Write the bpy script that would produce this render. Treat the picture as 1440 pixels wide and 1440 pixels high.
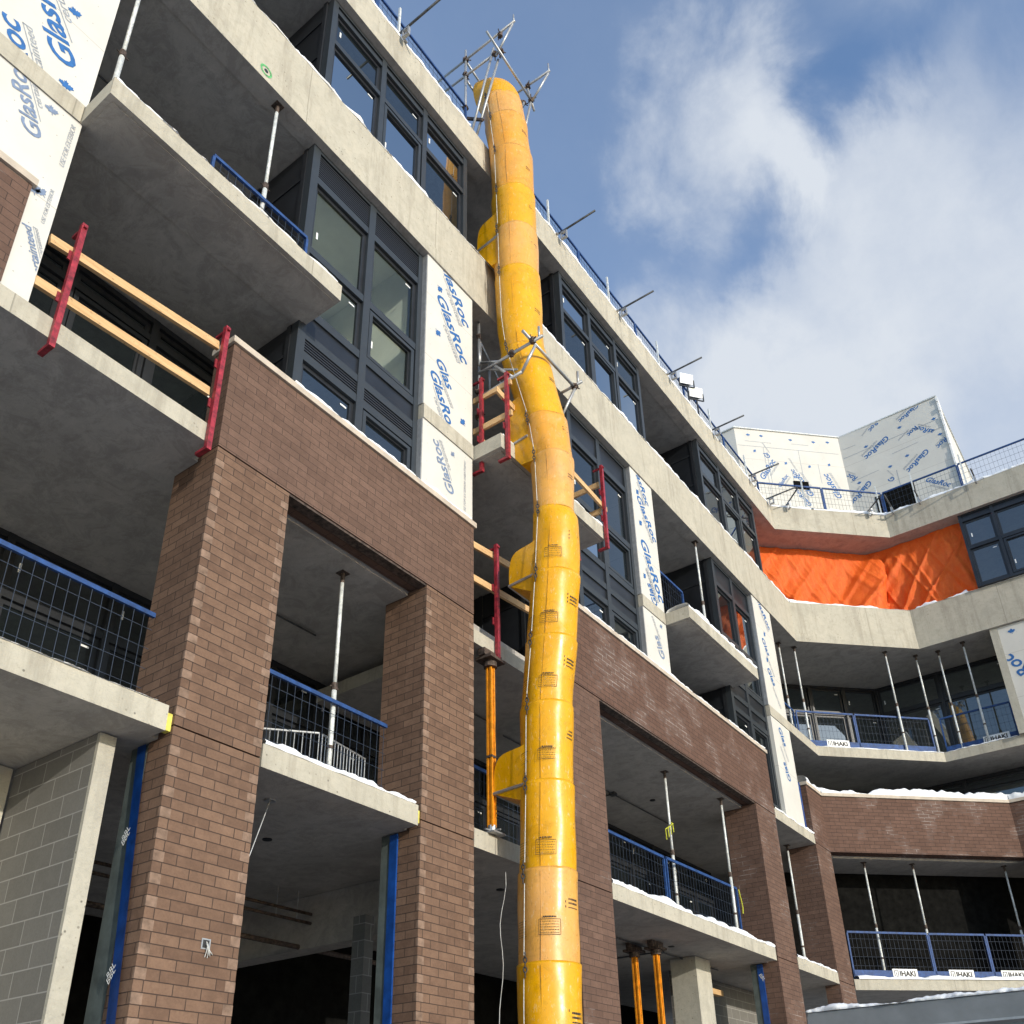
import bpy, bmesh, math, random
from mathutils import Vector, Matrix, noise
R=math.radians
random.seed(7)
for o in list(bpy.data.objects): bpy.data.objects.remove(o,do_unlink=True)
scn=bpy.context.scene; COL=scn.collection

# ------------------------------------------------------------ camera
cd=bpy.data.cameras.new('Camera'); cam=bpy.data.objects.new('Camera',cd); COL.objects.link(cam)
cd.sensor_fit='HORIZONTAL'; cd.sensor_width=36; cd.lens=36*1322.4/1440; cd.shift_y=240/1440
cd.clip_start=.05; cd.clip_end=3000
rt=Vector((0.5888,-0.808,-0.0196)); up=-Vector((0.3586,0.2829,-0.8896)); fw=Vector((0.7244,0.5168,0.4563))
m=Matrix((rt,up,-fw)).transposed().to_4x4(); m.translation=Vector((0,-6.5,1.6))
cam.matrix_world=m; scn.camera=cam

# ------------------------------------------------------------ world: sky with clouds
SUN_EL=R(13.0); SUN=Vector((-.27,-.963,0)).normalized()
w=bpy.data.worlds.new('World'); scn.world=w; w.use_nodes=True
nt=w.node_tree; nt.nodes.clear(); N=nt.nodes; L=nt.links
out=N.new('ShaderNodeOutputWorld'); bg=N.new('ShaderNodeBackground'); L.new(bg.outputs[0],out.inputs[0])
bg.inputs[1].default_value=0.15
sky=N.new('ShaderNodeTexSky'); sky.sky_type='NISHITA'; sky.sun_disc=False
sky.sun_elevation=SUN_EL; sky.sun_rotation=math.atan2(SUN.x,SUN.y); sky.air_density=1.0; sky.dust_density=.6; sky.ozone_density=1.6
tc=N.new('ShaderNodeTexCoord')
nz=N.new('ShaderNodeTexNoise'); nz.inputs['Scale'].default_value=7; nz.inputs['Detail'].default_value=7; nz.inputs['Roughness'].default_value=.6; nz.inputs['Distortion'].default_value=.25
L.new(tc.outputs['Generated'],nz.inputs['Vector'])
sub=N.new('ShaderNodeVectorMath'); sub.operation='SUBTRACT'; L.new(nz.outputs['Color'],sub.inputs[0]); sub.inputs[1].default_value=(.5,.5,.5)
scl=N.new('ShaderNodeVectorMath'); scl.operation='SCALE'; scl.inputs['Scale'].default_value=.24; L.new(sub.outputs[0],scl.inputs[0])
add=N.new('ShaderNodeVectorMath'); add.operation='ADD'; L.new(tc.outputs['Generated'],add.inputs[0]); L.new(scl.outputs[0],add.inputs[1])
blobs=[((.560,.125,.815),.10,1.1),((.530,.10,.845),.06,.75),((.615,.11,.785),.09,1.1),((.60,.15,.79),.05,.9),((.70,.05,.71),.17,.95),((.76,-.05,.66),.19,.9),((.655,.04,.75),.07,.7),
       ((.70,.25,.665),.12,1.1),((.76,.16,.63),.18,1.0),((.665,-.045,.745),.06,.5),((.78,-.2,.6),.22,.8),((.85,.1,.5),.25,.8),((.50,-.08,.86),.06,.35),
       ((-.5,-.5,.55),.35,.7),((.1,-.8,.5),.3,.8),((-.3,.4,.8),.3,.5),((.6,-.7,.35),.35,.8)]
HOLES=[((.575,.0,.818),.055,.85),((.605,.028,.797),.045,.75),((.630,.165,.76),.045,.75),((.52,.035,.85),.03,.4)]
prev=None
for c,r_,a_ in blobs:
    d=N.new('ShaderNodeVectorMath'); d.operation='DISTANCE'; L.new(add.outputs[0],d.inputs[0]); d.inputs[1].default_value=Vector(c).normalized()
    mr=N.new('ShaderNodeMapRange'); mr.interpolation_type='SMOOTHSTEP'; L.new(d.outputs['Value'],mr.inputs[0])
    mr.inputs[1].default_value=r_*1.6; mr.inputs[2].default_value=r_*.1; mr.inputs[3].default_value=0; mr.inputs[4].default_value=a_
    if prev is None: prev=mr.outputs[0]
    else:
        mx=N.new('ShaderNodeMath'); mx.operation='SMOOTH_MAX'; mx.inputs[2].default_value=.25; L.new(prev,mx.inputs[0]); L.new(mr.outputs[0],mx.inputs[1]); prev=mx.outputs[0]
n2=N.new('ShaderNodeTexNoise'); n2.inputs['Scale'].default_value=5; n2.inputs['Detail'].default_value=8; n2.inputs['Roughness'].default_value=.62
L.new(tc.outputs['Generated'],n2.inputs['Vector'])
mr2=N.new('ShaderNodeMapRange'); L.new(n2.outputs[0],mr2.inputs[0]); mr2.inputs[1].default_value=.3; mr2.inputs[2].default_value=.7; mr2.inputs[3].default_value=.74; mr2.inputs[4].default_value=1.12
for c,r_,a_ in HOLES:
    d=N.new('ShaderNodeVectorMath'); d.operation='DISTANCE'; L.new(add.outputs[0],d.inputs[0]); d.inputs[1].default_value=Vector(c).normalized()
    mr=N.new('ShaderNodeMapRange'); mr.interpolation_type='SMOOTHSTEP'; L.new(d.outputs['Value'],mr.inputs[0])
    mr.inputs[1].default_value=r_*1.5; mr.inputs[2].default_value=r_*.2; mr.inputs[3].default_value=1; mr.inputs[4].default_value=1-a_
    mx=N.new('ShaderNodeMath'); mx.operation='MULTIPLY'; L.new(prev,mx.inputs[0]); L.new(mr.outputs[0],mx.inputs[1]); prev=mx.outputs[0]
mu=N.new('ShaderNodeMath'); mu.operation='MULTIPLY'; mu.use_clamp=True; L.new(prev,mu.inputs[0]); L.new(mr2.outputs[0],mu.inputs[1])
mix=N.new('ShaderNodeMix'); mix.data_type='RGBA'; L.new(mu.outputs[0],mix.inputs[0])
grade=N.new('ShaderNodeMix'); grade.data_type='RGBA'; grade.blend_type='MULTIPLY'; grade.inputs[0].default_value=1
L.new(sky.outputs[0],grade.inputs[6]); grade.inputs[7].default_value=(1.52,1.74,2.02,1)
L.new(grade.outputs[2],mix.inputs[6]); mix.inputs[7].default_value=(4.75,5.1,5.6,1); L.new(mix.outputs[2],bg.inputs[0])

# ------------------------------------------------------------ sun, exposure
sd=bpy.data.lights.new('Sun','SUN'); sd.energy=3.5; sd.angle=R(.5); sd.color=(1.0,.93,.82)
so=bpy.data.objects.new('Sun',sd); COL.objects.link(so)
to=Vector((SUN.x*math.cos(SUN_EL),SUN.y*math.cos(SUN_EL),math.sin(SUN_EL)))
so.rotation_euler=to.to_track_quat('Z','Y').to_euler(); so.location=(0,-30,20)
vs=scn.view_settings; vs.view_transform='Standard'; vs.look='None'; vs.exposure=0.0; vs.gamma=1

# ------------------------------------------------------------ materials
MATS={}
def newmat(name):
    mt=bpy.data.materials.new(name); mt.use_nodes=True; t=mt.node_tree; t.nodes.clear()
    o=t.nodes.new('ShaderNodeOutputMaterial'); b=t.nodes.new('ShaderNodeBsdfPrincipled'); t.links.new(b.outputs[0],o.inputs[0])
    MATS[name]=mt; return mt,t,b,o
def nd(t,k,**kw):
    n=t.nodes.new('ShaderNode'+k)
    for a,v in kw.items():
        if a.startswith('i_'): 
            key=a[2:].replace('_',' ')
            n.inputs[int(key) if key.isdigit() else key].default_value=v
        else: setattr(n,a,v)
    return n
def mixc(t,f,a,b,blend='MIX'):
    n=t.nodes.new('ShaderNodeMix'); n.data_type='RGBA'; n.blend_type=blend
    for s,v in ((0,f),(6,a),(7,b)):
        if hasattr(v,'links'): t.links.new(v,n.inputs[s])
        else: n.inputs[s].default_value=(*v,1) if isinstance(v,(tuple,list)) and len(v)==3 else v
    return n.outputs[2]
def rng(t,v,a,b,c=0.,d=1.):
    n=nd(t,'MapRange'); t.links.new(v,n.inputs[0])
    for i,x in enumerate((a,b,c,d)): n.inputs[i+1].default_value=x
    return n.outputs[0]
def tex(t,scale,detail=4,rough=.55,coord='Object',stretch=None,dist=0.):
    c=nd(t,'TexCoord'); v=c.outputs[coord]
    if stretch:
        mp=nd(t,'Mapping'); mp.inputs['Scale'].default_value=stretch; t.links.new(v,mp.inputs[0]); v=mp.outputs[0]
    n=nd(t,'TexNoise'); n.inputs['Scale'].default_value=scale; n.inputs['Detail'].default_value=detail; n.inputs['Roughness'].default_value=rough; n.inputs['Distortion'].default_value=dist
    t.links.new(v,n.inputs['Vector']); return n.outputs[0]
def bump(t,b,h,strength=.3,dist=.01):
    n=nd(t,'Bump'); n.inputs['Strength'].default_value=strength; n.inputs['Distance'].default_value=dist
    t.links.new(h,n.inputs['Height']); t.links.new(n.outputs[0],b.inputs['Normal'])
def simple(name,col,rough=.5,metal=0.,var=.15,scale=6.,bs=.1,spec=.5):
    mt,t,b,o=newmat(name)
    n=tex(t,scale,5,.6); d=tuple(max(0,c*(1-var*1.6)) for c in col); l=tuple(min(1,c*(1+var)) for c in col)
    t.links.new(mixc(t,rng(t,n,.3,.7),d,l),b.inputs['Base Color'])
    b.inputs['Roughness'].default_value=rough; b.inputs['Metallic'].default_value=metal; b.inputs['Specular IOR Level'].default_value=spec
    if bs: bump(t,b,n,bs,.01)
    return mt
def concrete(name,base,dark,stain=.6,pits=True,joints=0,swirl=False):
    mt,t,b,o=newmat(name)
    n1=tex(t,.9,6,.6); n2=tex(t,9,6,.65); n3=tex(t,60,3,.6); ns=tex(t,2.2,6,.7,stretch=(1,1,.18))
    c=mixc(t,rng(t,n1,.3,.7),tuple(x*.86 for x in base),base)
    c=mixc(t,rng(t,n2,.45,.8,0,.55),c,tuple(x*.72 for x in base))
    c=mixc(t,rng(t,ns,.55,.8,0,stain),c,dark)
    if swirl:
        s=tex(t,2.6,12,.82,dist=.9); c=mixc(t,rng(t,s,.47,.56,0,.42),c,tuple(x*.5 for x in base))
        s2=tex(t,4.0,12,.85,dist=.5,stretch=(1,.45,1)); c=mixc(t,rng(t,s2,.50,.60,0,.32),c,tuple(min(1,x*1.3) for x in base))
    if pits:
        cc=nd(t,'TexCoord'); v=nd(t,'TexVoronoi'); v.inputs['Scale'].default_value=11; v.inputs['Randomness'].default_value=1; t.links.new(cc.outputs['Object'],v.inputs['Vector'])
        msk=tex(t,1.7,3); mm=nd(t,'Math',operation='MULTIPLY'); t.links.new(rng(t,v.outputs['Distance'],.15,.08),mm.inputs[0]); t.links.new(rng(t,msk,.45,.6),mm.inputs[1])
        c=mixc(t,mm.outputs[0],c,tuple(x*.3 for x in base))
    if joints:
        cc=nd(t,'TexCoord'); sx=nd(t,'SeparateXYZ'); t.links.new(cc.outputs['UV'],sx.inputs[0])
        d=nd(t,'Math',operation='DIVIDE'); t.links.new(sx.outputs[0],d.inputs[0]); d.inputs[1].default_value=joints
        f=nd(t,'Math',operation='FRACT'); t.links.new(d.outputs[0],f.inputs[0])
        c=mixc(t,rng(t,f.outputs[0],.007,.003,0,.7),c,tuple(x*.4 for x in base))
    if not swirl:
        q1=tex(t,3.2,8,.75,dist=.6); c=mixc(t,rng(t,q1,.47,.62,0,.42),c,tuple(x*.66 for x in base)); q2=tex(t,22,6,.8); c=mixc(t,rng(t,q2,.54,.66,0,.45),c,tuple(x*.55 for x in base)); q3=tex(t,5,5,.7,stretch=(1,1,.08)); c=mixc(t,rng(t,q3,.50,.64,0,.38),c,dark)
    t.links.new(c,b.inputs['Base Color']); b.inputs['Roughness'].default_value=.88; b.inputs['Specular IOR Level'].default_value=.25
    ad=nd(t,'Math',operation='ADD'); t.links.new(n2,ad.inputs[0]); t.links.new(n3,ad.inputs[1]); bump(t,b,ad.outputs[0],.35,.012)
    return mt
def brickmat(name,c1,c2,mort,bw,rh,ms,efflo=0.,bstr=.6,var=1.):
    mt,t,b,o=newmat(name); cc=nd(t,'TexCoord')
    br=nd(t,'TexBrick'); br.offset=.5; br.inputs['Scale'].default_value=1; br.inputs['Brick Width'].default_value=bw; br.inputs['Row Height'].default_value=rh
    br.inputs['Mortar Size'].default_value=ms; br.inputs['Mortar Smooth'].default_value=.15; br.inputs['Bias'].default_value=0
    br.inputs['Color1'].default_value=(*c1,1); br.inputs['Color2'].default_value=(*c2,1); br.inputs['Mortar'].default_value=(0,0,0,1)
    t.links.new(cc.outputs['UV'],br.inputs['Vector'])
    n1=tex(t,1.3,5,.6); n2=tex(t,45,5,.7); n3=tex(t,8,4)
    c=mixc(t,rng(t,n2,.3,.75,0,.5),br.outputs['Color'],tuple(x*.62 for x in c1))
    c=mixc(t,rng(t,n3,.45,.75,0,.35*var),c,tuple(min(1,x*1.35) for x in c2))
    c=mixc(t,rng(t,n1,.4,.7,0,.35*var),c,tuple(x*.75 for x in c1))
    mc=mort
    if efflo:
        e1=tex(t,1.1,3,.6); e2=tex(t,5,4,.75,stretch=(.5,.5,6)); mm=nd(t,'Math',operation='MULTIPLY')
        t.links.new(rng(t,e1,.53,.62),mm.inputs[0]); t.links.new(rng(t,e2,.38,.58),mm.inputs[1])
        mc=mixc(t,mm.outputs[0],mort,(.40,.35,.32))
        m2=nd(t,'Math',operation='MULTIPLY'); t.links.new(mm.outputs[0],m2.inputs[0]); m2.inputs[1].default_value=.045*efflo
        c=mixc(t,m2.outputs[0],c,(.55,.5,.47))
    c=mixc(t,br.outputs['Fac'],c,mc)
    t.links.new(c,b.inputs['Base Color']); b.inputs['Roughness'].default_value=.85; b.inputs['Specular IOR Level'].default_value=.25
    inv=nd(t,'Math',operation='SUBTRACT'); inv.inputs[0].default_value=1; t.links.new(br.outputs['Fac'],inv.inputs[1])
    ad=nd(t,'Math',operation='MULTIPLY_ADD'); t.links.new(n2,ad.inputs[0]); ad.inputs[1].default_value=.35; t.links.new(inv.outputs[0],ad.inputs[2])
    bump(t,b,ad.outputs[0],bstr,.008); return mt

concrete('concrete',(.50,.465,.38),(.24,.215,.17),.85,joints=2.63)
concrete('soffit_concrete',(.46,.43,.39),(.21,.19,.17),.6,pits=False,swirl=True)
concrete('rough_concrete',(.50,.47,.39),(.30,.28,.24),.6)
brickmat('brick',(.135,.080,.054),(.215,.132,.088),(.055,.036,.028),.262,.0902,.0045)
brickmat('band_brick',(.120,.071,.053),(.165,.100,.074),(.050,.034,.028),.262,.0902,.0035,efflo=.5)
brickmat('plain_band_brick',(.125,.075,.055),(.172,.105,.077),(.055,.037,.030),.262,.0902,.0035)
brickmat('white_joint_brick',(.115,.064,.046),(.15,.086,.063),(.05,.034,.028),.262,.0902,.005,efflo=1.6)
brickmat('block',(.165,.158,.142),(.205,.197,.178),(.31,.30,.28),.40,.20,.006,bstr=.3,var=.4)
simple('coping_stone',(.50,.43,.35),.8,var=.12)
simple('slate_frame',(.029,.035,.041),.42,var=.08,bs=0)
simple('black_frame',(.018,.020,.024),.4,var=.2,bs=0)
simple('dark_panel',(.014,.016,.020),.35,var=.3,scale=2,bs=0)
simple('interior_shade',(.009,.009,.0085),.95,var=.3,spec=.02)  # near-black colour puts deep indoor shade on walls the sun would reach
simple('header_brick',(.235,.158,.115),.85,var=.3,scale=9,bs=.4,spec=.2)
simple('grey_sheathing',(.085,.105,.10),.8,var=.25,scale=5)
simple('drywall',(.80,.81,.75),.9,var=.08,scale=1.5)
simple('galvanized',(.42,.43,.44),.45,.6,var=.12,scale=12,bs=.15)
simple('white_steel',(.66,.68,.66),.45,.1,var=.2,scale=18)
simple('rusty_steel',(.11,.08,.065),.7,.4,var=.5,scale=20)
simple('blue_paint',(.012,.055,.19),.65,var=.3,scale=12)
simple('wire',(.028,.042,.070),.7,.1,var=.2,bs=0)
simple('blue_membrane',(.008,.06,.27),.35,var=.25,scale=7,bs=.3)
simple('red_paint',(.30,.022,.035),.45,var=.45,scale=16,bs=.3)
simple('orange_yellow',(.72,.27,.012),.42,var=.25,scale=12,bs=.15)
simple('dark_pipe',(.085,.09,.095),.45,.4,var=.3,scale=15)
simple('snow',(.86,.88,.91),.75,var=.04,scale=9,bs=.5)
simple('black_ink',(.03,.025,.02),.7,var=0,bs=0)
simple('blue_ink',(.02,.125,.36),.6,var=.15,scale=20,bs=0)
simple('faded_ink',(.18,.24,.36),.6,var=.2,scale=20,bs=0)
simple('grey_ink',(.30,.33,.38),.6,var=.2,scale=20,bs=0)
simple('white_sign',(.80,.80,.78),.5,var=.05,bs=0)
simple('foam',(.70,.62,.12),.9,var=.25,scale=14,bs=.5)
simple('canopy_steel',(.21,.225,.235),.5,.2,var=.12,scale=3)
simple('lamp_black',(.03,.03,.03),.5,var=.2)
simple('cable_white',(.55,.55,.52),.6,var=.2)
simple('green_paint',(.12,.42,.16),.8,var=.3,scale=20)
simple('ground_snow',(.40,.39,.38),.9,var=.25,scale=.6,bs=.6)
simple('opposite_wall',(.34,.33,.31),.9,var=.25,scale=.4)
simple('yellow_ribbon',(.62,.62,.05),.6,var=.2)
# gypsum sheathing with seams
def boardmat():
    mt,t,b,o=newmat('sheathing'); n1=tex(t,1.5,5,.6); n2=tex(t,16,6,.75); n3=tex(t,2,4,.6,stretch=(1,1,.2))
    c=mixc(t,rng(t,n1,.35,.7),(.56,.545,.50),(.62,.605,.555)); c=mixc(t,rng(t,n2,.60,.78,0,.35),c,(.50,.46,.40)); c=mixc(t,rng(t,n3,.58,.8,0,.3),c,(.58,.54,.46))
    cc=nd(t,'TexCoord'); sx=nd(t,'SeparateXYZ'); t.links.new(cc.outputs['UV'],sx.inputs[0])
    d=nd(t,'Math',operation='MULTIPLY_ADD'); t.links.new(sx.outputs[1],d.inputs[0]); d.inputs[1].default_value=1/1.22; d.inputs[2].default_value=.33
    f=nd(t,'Math',operation='FRACT'); t.links.new(d.outputs[0],f.inputs[0]); c=mixc(t,rng(t,f.outputs[0],.010,.005,0,.65),c,(.30,.27,.24))
    ms_=[]
    for k_,per in ((0,.406),(1,.305)):
        a1=nd(t,'Math',operation='DIVIDE'); t.links.new(sx.outputs[k_],a1.inputs[0]); a1.inputs[1].default_value=per
        a2=nd(t,'Math',operation='FRACT'); t.links.new(a1.outputs[0],a2.inputs[0]); a3=nd(t,'Math',operation='SUBTRACT'); t.links.new(a2.outputs[0],a3.inputs[0]); a3.inputs[1].default_value=.5
        a4=nd(t,'Math',operation='ABSOLUTE'); t.links.new(a3.outputs[0],a4.inputs[0]); ms_.append(rng(t,a4.outputs[0],.024 if k_ else .018,.012 if k_ else .009))
    a5=nd(t,'Math',operation='MULTIPLY'); t.links.new(ms_[0],a5.inputs[0]); t.links.new(ms_[1],a5.inputs[1]); c=mixc(t,a5.outputs[0],c,(.30,.28,.26))
    n9=tex(t,5,7,.8); c=mixc(t,rng(t,n9,.6,.75,0,.3),c,(.45,.40,.33))
    t.links.new(c,b.inputs['Base Color']); b.inputs['Roughness'].default_value=.75; bump(t,b,n2,.12,.004)
boardmat()
def glassmat(name,tint,refl,trans):
    mt,t,b,o=newmat(name); t.nodes.remove(b)
    g=nd(t,'BsdfGlossy'); g.inputs['Roughness'].default_value=.015; g.inputs['Color'].default_value=(.52,.56,.58,1)
    tr=nd(t,'BsdfTransparent'); tr.inputs['Color'].default_value=(*tint,1)
    df=nd(t,'BsdfDiffuse'); df.inputs['Color'].default_value=(.035,.045,.05,1)
    m1=nd(t,'MixShader'); m1.inputs[0].default_value=trans; t.links.new(df.outputs[0],m1.inputs[1]); t.links.new(tr.outputs[0],m1.inputs[2])
    fr=nd(t,'Fresnel'); fr.inputs['IOR'].default_value=1.5; n=tex(t,.8,3,.5); bp=nd(t,'Bump'); bp.inputs['Strength'].default_value=.02; bp.inputs['Distance'].default_value=.02; t.links.new(n,bp.inputs['Height']); t.links.new(bp.outputs[0],g.inputs['Normal'])
    ad=nd(t,'Math',operation='ADD'); ad.use_clamp=True; t.links.new(fr.outputs[0],ad.inputs[0]); ad.inputs[1].default_value=refl
    m2=nd(t,'MixShader'); t.links.new(ad.outputs[0],m2.inputs[0]); t.links.new(m1.outputs[0],m2.inputs[1]); t.links.new(g.outputs[0],m2.inputs[2]); t.links.new(m2.outputs[0],o.inputs[0])
glassmat('glass',(.35,.42,.42),.20,.75)
glassmat('clear_glass',(.84,.89,.84),.06,.97)
def chutemat(name,a,b2,worn):
    mt,t,b,o=newmat(name); n1=tex(t,2.4,6,.65); n2=tex(t,26,6,.75,stretch=(1,1,.4)); n3=tex(t,7,6,.7)
    c=mixc(t,rng(t,n1,.35,.68,0,1),a,b2); c=mixc(t,rng(t,n3,.60,.74,0,worn),c,(.66,.44,.26)); c=mixc(t,rng(t,n2,.58,.68,0,.5),c,(.80,.66,.42))
    n4=tex(t,1.2,5,.7,stretch=(1,1,.3)); c=mixc(t,rng(t,n4,.55,.8,0,.35),c,tuple(x*.6 for x in a))
    n5=tex(t,60,4,.8,stretch=(1,1,.25)); c=mixc(t,rng(t,n5,.60,.68,0,.55),c,(.12,.07,.02)); n6=tex(t,4,9,.8,dist=1.5); c=mixc(t,rng(t,n6,.53,.60,0,.32),c,tuple(x*.55 for x in a))
    t.links.new(c,b.inputs['Base Color']); t.links.new(rng(t,n3,.3,.7,.2,.5),b.inputs['Roughness']); nb=tex(t,1.1,2,.5); bump(t,b,nb,.5,.12)
chutemat('chute_yellow',(.77,.385,.0),(.71,.33,.001),.14)
chutemat('chute_faded',(.72,.36,.06),(.68,.35,.10),.6)
chutemat('chute_worn',(.74,.33,.02),(.69,.34,.06),.7)
def woodmat():
    mt,t,b,o=newmat('lumber'); n=tex(t,3,5,.6,stretch=(1,12,12)); n2=tex(t,30,3)
    c=mixc(t,rng(t,n,.3,.7),(.50,.30,.13),(.66,.44,.22)); c=mixc(t,rng(t,n2,.62,.72,0,.6),c,(.22,.11,.05))
    t.links.new(c,b.inputs['Base Color']); b.inputs['Roughness'].default_value=.75
woodmat()
def tarpmat():
    mt,t,b,o=newmat('tarp'); n=tex(t,7,6,.7,dist=1); c=mixc(t,rng(t,n,.3,.7),(.86,.11,.008),(.93,.19,.022)); t.links.new(c,b.inputs['Base Color']); b.inputs['Roughness'].default_value=.5; nf=tex(t,4,8,.8,stretch=(2.2,2.2,.6),dist=1.0); bump(t,b,nf,.9,.05)
    tl=nd(t,'BsdfTranslucent'); tl.inputs['Color'].default_value=(.9,.16,.02,1); ms=nd(t,'MixShader'); ms.inputs[0].default_value=.15; t.links.new(b.outputs[0],ms.inputs[1]); t.links.new(tl.outputs[0],ms.inputs[2]); t.links.new(ms.outputs[0],o.inputs[0])
tarpmat()
def louvmat():
    mt,t,b,o=newmat('louver'); cc=nd(t,'TexCoord'); sx=nd(t,'SeparateXYZ'); t.links.new(cc.outputs['UV'],sx.inputs[0])
    b.inputs['Base Color'].default_value=(.018,.020,.024,1); b.inputs['Roughness'].default_value=.45
louvmat()
lm,lt,lb,lo=newmat('lamp_glass'); lb.inputs['Base Color'].default_value=(.72,.74,.62,1); lb.inputs['Roughness'].default_value=.12

# ------------------------------------------------------------ mesh helpers
def base_of(p):
    v=Vector((0,0,0))
    while p is not None: v+=p.location; p=p.parent
    return v
def obj(name,bm,mat,parent=None,smooth=False):
    bmesh.ops.recalc_face_normals(bm,faces=bm.faces) if not getattr(bm,'_x',None) else None
    uvl=bm.loops.layers.uv.new('UVMap')
    for f in bm.faces:
        n=f.normal
        if abs(n.z)>.7:
            for l in f.loops: l[uvl].uv=(l.vert.co.x,l.vert.co.y)
        else:
            t=Vector((-n.y,n.x,0)); t=t.normalized() if t.length>1e-6 else Vector((1,0,0))
            for l in f.loops: l[uvl].uv=(l.vert.co.dot(t)+40,l.vert.co.z)
        f.smooth=smooth
    b=base_of(parent)
    if b.length>0: bmesh.ops.translate(bm,verts=bm.verts,vec=-b)
    me=bpy.data.meshes.new(name); bm.to_mesh(me); bm.free()
    me.materials.append(MATS[mat])
    if mat=='concrete':
        me.materials.append(MATS['soffit_concrete'])
        for p in me.polygons:
            if p.normal.z<-.7: p.material_index=1
    o=bpy.data.objects.new(name,me); COL.objects.link(o)
    if parent is not None: o.parent=parent
    return o
def tag(o,label,cat=None,group=None,kind=None):
    if label: o['label']=label
    if cat: o['category']=cat
    if group: o['group']=group
    if kind: o['kind']=kind
    return o
def thing(name,loc,label,cat,group=None):
    o=bpy.data.objects.new(name,None); COL.objects.link(o); o.location=loc; o.empty_display_size=.2
    return tag(o,label,cat,group)
def B(): return bmesh.new()
def box(bm,x0,x1,y0,y1,z0,z1):
    v=[bm.verts.new(p) for p in ((x0,y0,z0),(x1,y0,z0),(x1,y1,z0),(x0,y1,z0),(x0,y0,z1),(x1,y0,z1),(x1,y1,z1),(x0,y1,z1))]
    for f in ((0,3,2,1),(4,5,6,7),(0,1,5,4),(1,2,6,5),(2,3,7,6),(3,0,4,7)): bm.faces.new([v[i] for i in f])
    return v
def beam(bm,p0,p1,w,h,upv=(0,0,1)):
    p0,p1=Vector(p0),Vector(p1); d=(p1-p0).normalized(); u=Vector(upv)
    s=d.cross(u)
    if s.length<1e-4: s=d.cross(Vector((1,0,0)))
    s.normalize(); u=s.cross(d).normalized(); vs_=[]
    for p in (p0,p1):
        for a,b in ((-1,-1),(1,-1),(1,1),(-1,1)): vs_.append(bm.verts.new(p+s*a*w/2+u*b*h/2))
    for f in ((0,1,2,3),(7,6,5,4),(0,4,5,1),(1,5,6,2),(2,6,7,3),(3,7,4,0)): bm.faces.new([vs_[i] for i in f])
def tube(bm,p0,p1,r,seg=10,r2=None,caps=True):
    p0,p1=Vector(p0),Vector(p1); d=(p1-p0).normalized(); a=d.orthogonal().normalized(); b=d.cross(a); r2=r if r2 is None else r2
    A=[bm.verts.new(p0+(a*math.cos(i*2*math.pi/seg)+b*math.sin(i*2*math.pi/seg))*r) for i in range(seg)]
    C=[bm.verts.new(p1+(a*math.cos(i*2*math.pi/seg)+b*math.sin(i*2*math.pi/seg))*r2) for i in range(seg)]
    for i in range(seg): bm.faces.new((A[i],A[(i+1)%seg],C[(i+1)%seg],C[i]))
    if caps: bm.faces.new(A[::-1]); bm.faces.new(C)
def polytube(bm,pts,r,seg=6):
    for a,b in zip(pts,pts[1:]): tube(bm,a,b,r,seg)
def prism(bm,poly,z0,z1):
    a=[bm.verts.new((x,y,z0)) for x,y in poly]; b=[bm.verts.new((x,y,z1)) for x,y in poly]; n=len(poly)
    bm.faces.new(a[::-1]); bm.faces.new(b)
    for i in range(n): bm.faces.new((a[i],a[(i+1)%n],b[(i+1)%n],b[i]))
def offs(path,d):
    out=[]; n=len(path)
    for i,p in enumerate(path):
        ds=[]
        if i>0: ds.append((Vector(path[i])-Vector(path[i-1])).normalized())
        if i<n-1: ds.append((Vector(path[i+1])-Vector(path[i])).normalized())
        ns=[Vector((-q.y,q.x)) for q in ds]
        if len(ns)==2: mvec=(ns[0]+ns[1]); mvec=mvec/mvec.length_squared*2; mvec=mvec*1.0
        else: mvec=ns[0]
        q=Vector(p)+mvec*d; out.append((q.x,q.y))
    return out
def wallrun(bm,path,d0,d1,z0,z1):
    a=offs(path,d0); b=offs(path,d1); prism(bm,a+b[::-1],z0,z1)
def onebox(name,mat,parent,*a): bm=B(); box(bm,*a); return obj(name,bm,mat,parent)
def bev(bm,w=.01):
    bmesh.ops.bevel(bm,geom=[e for e in bm.edges if e.calc_face_angle(0)>.6],offset=w,segments=2,affect='EDGES')

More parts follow.
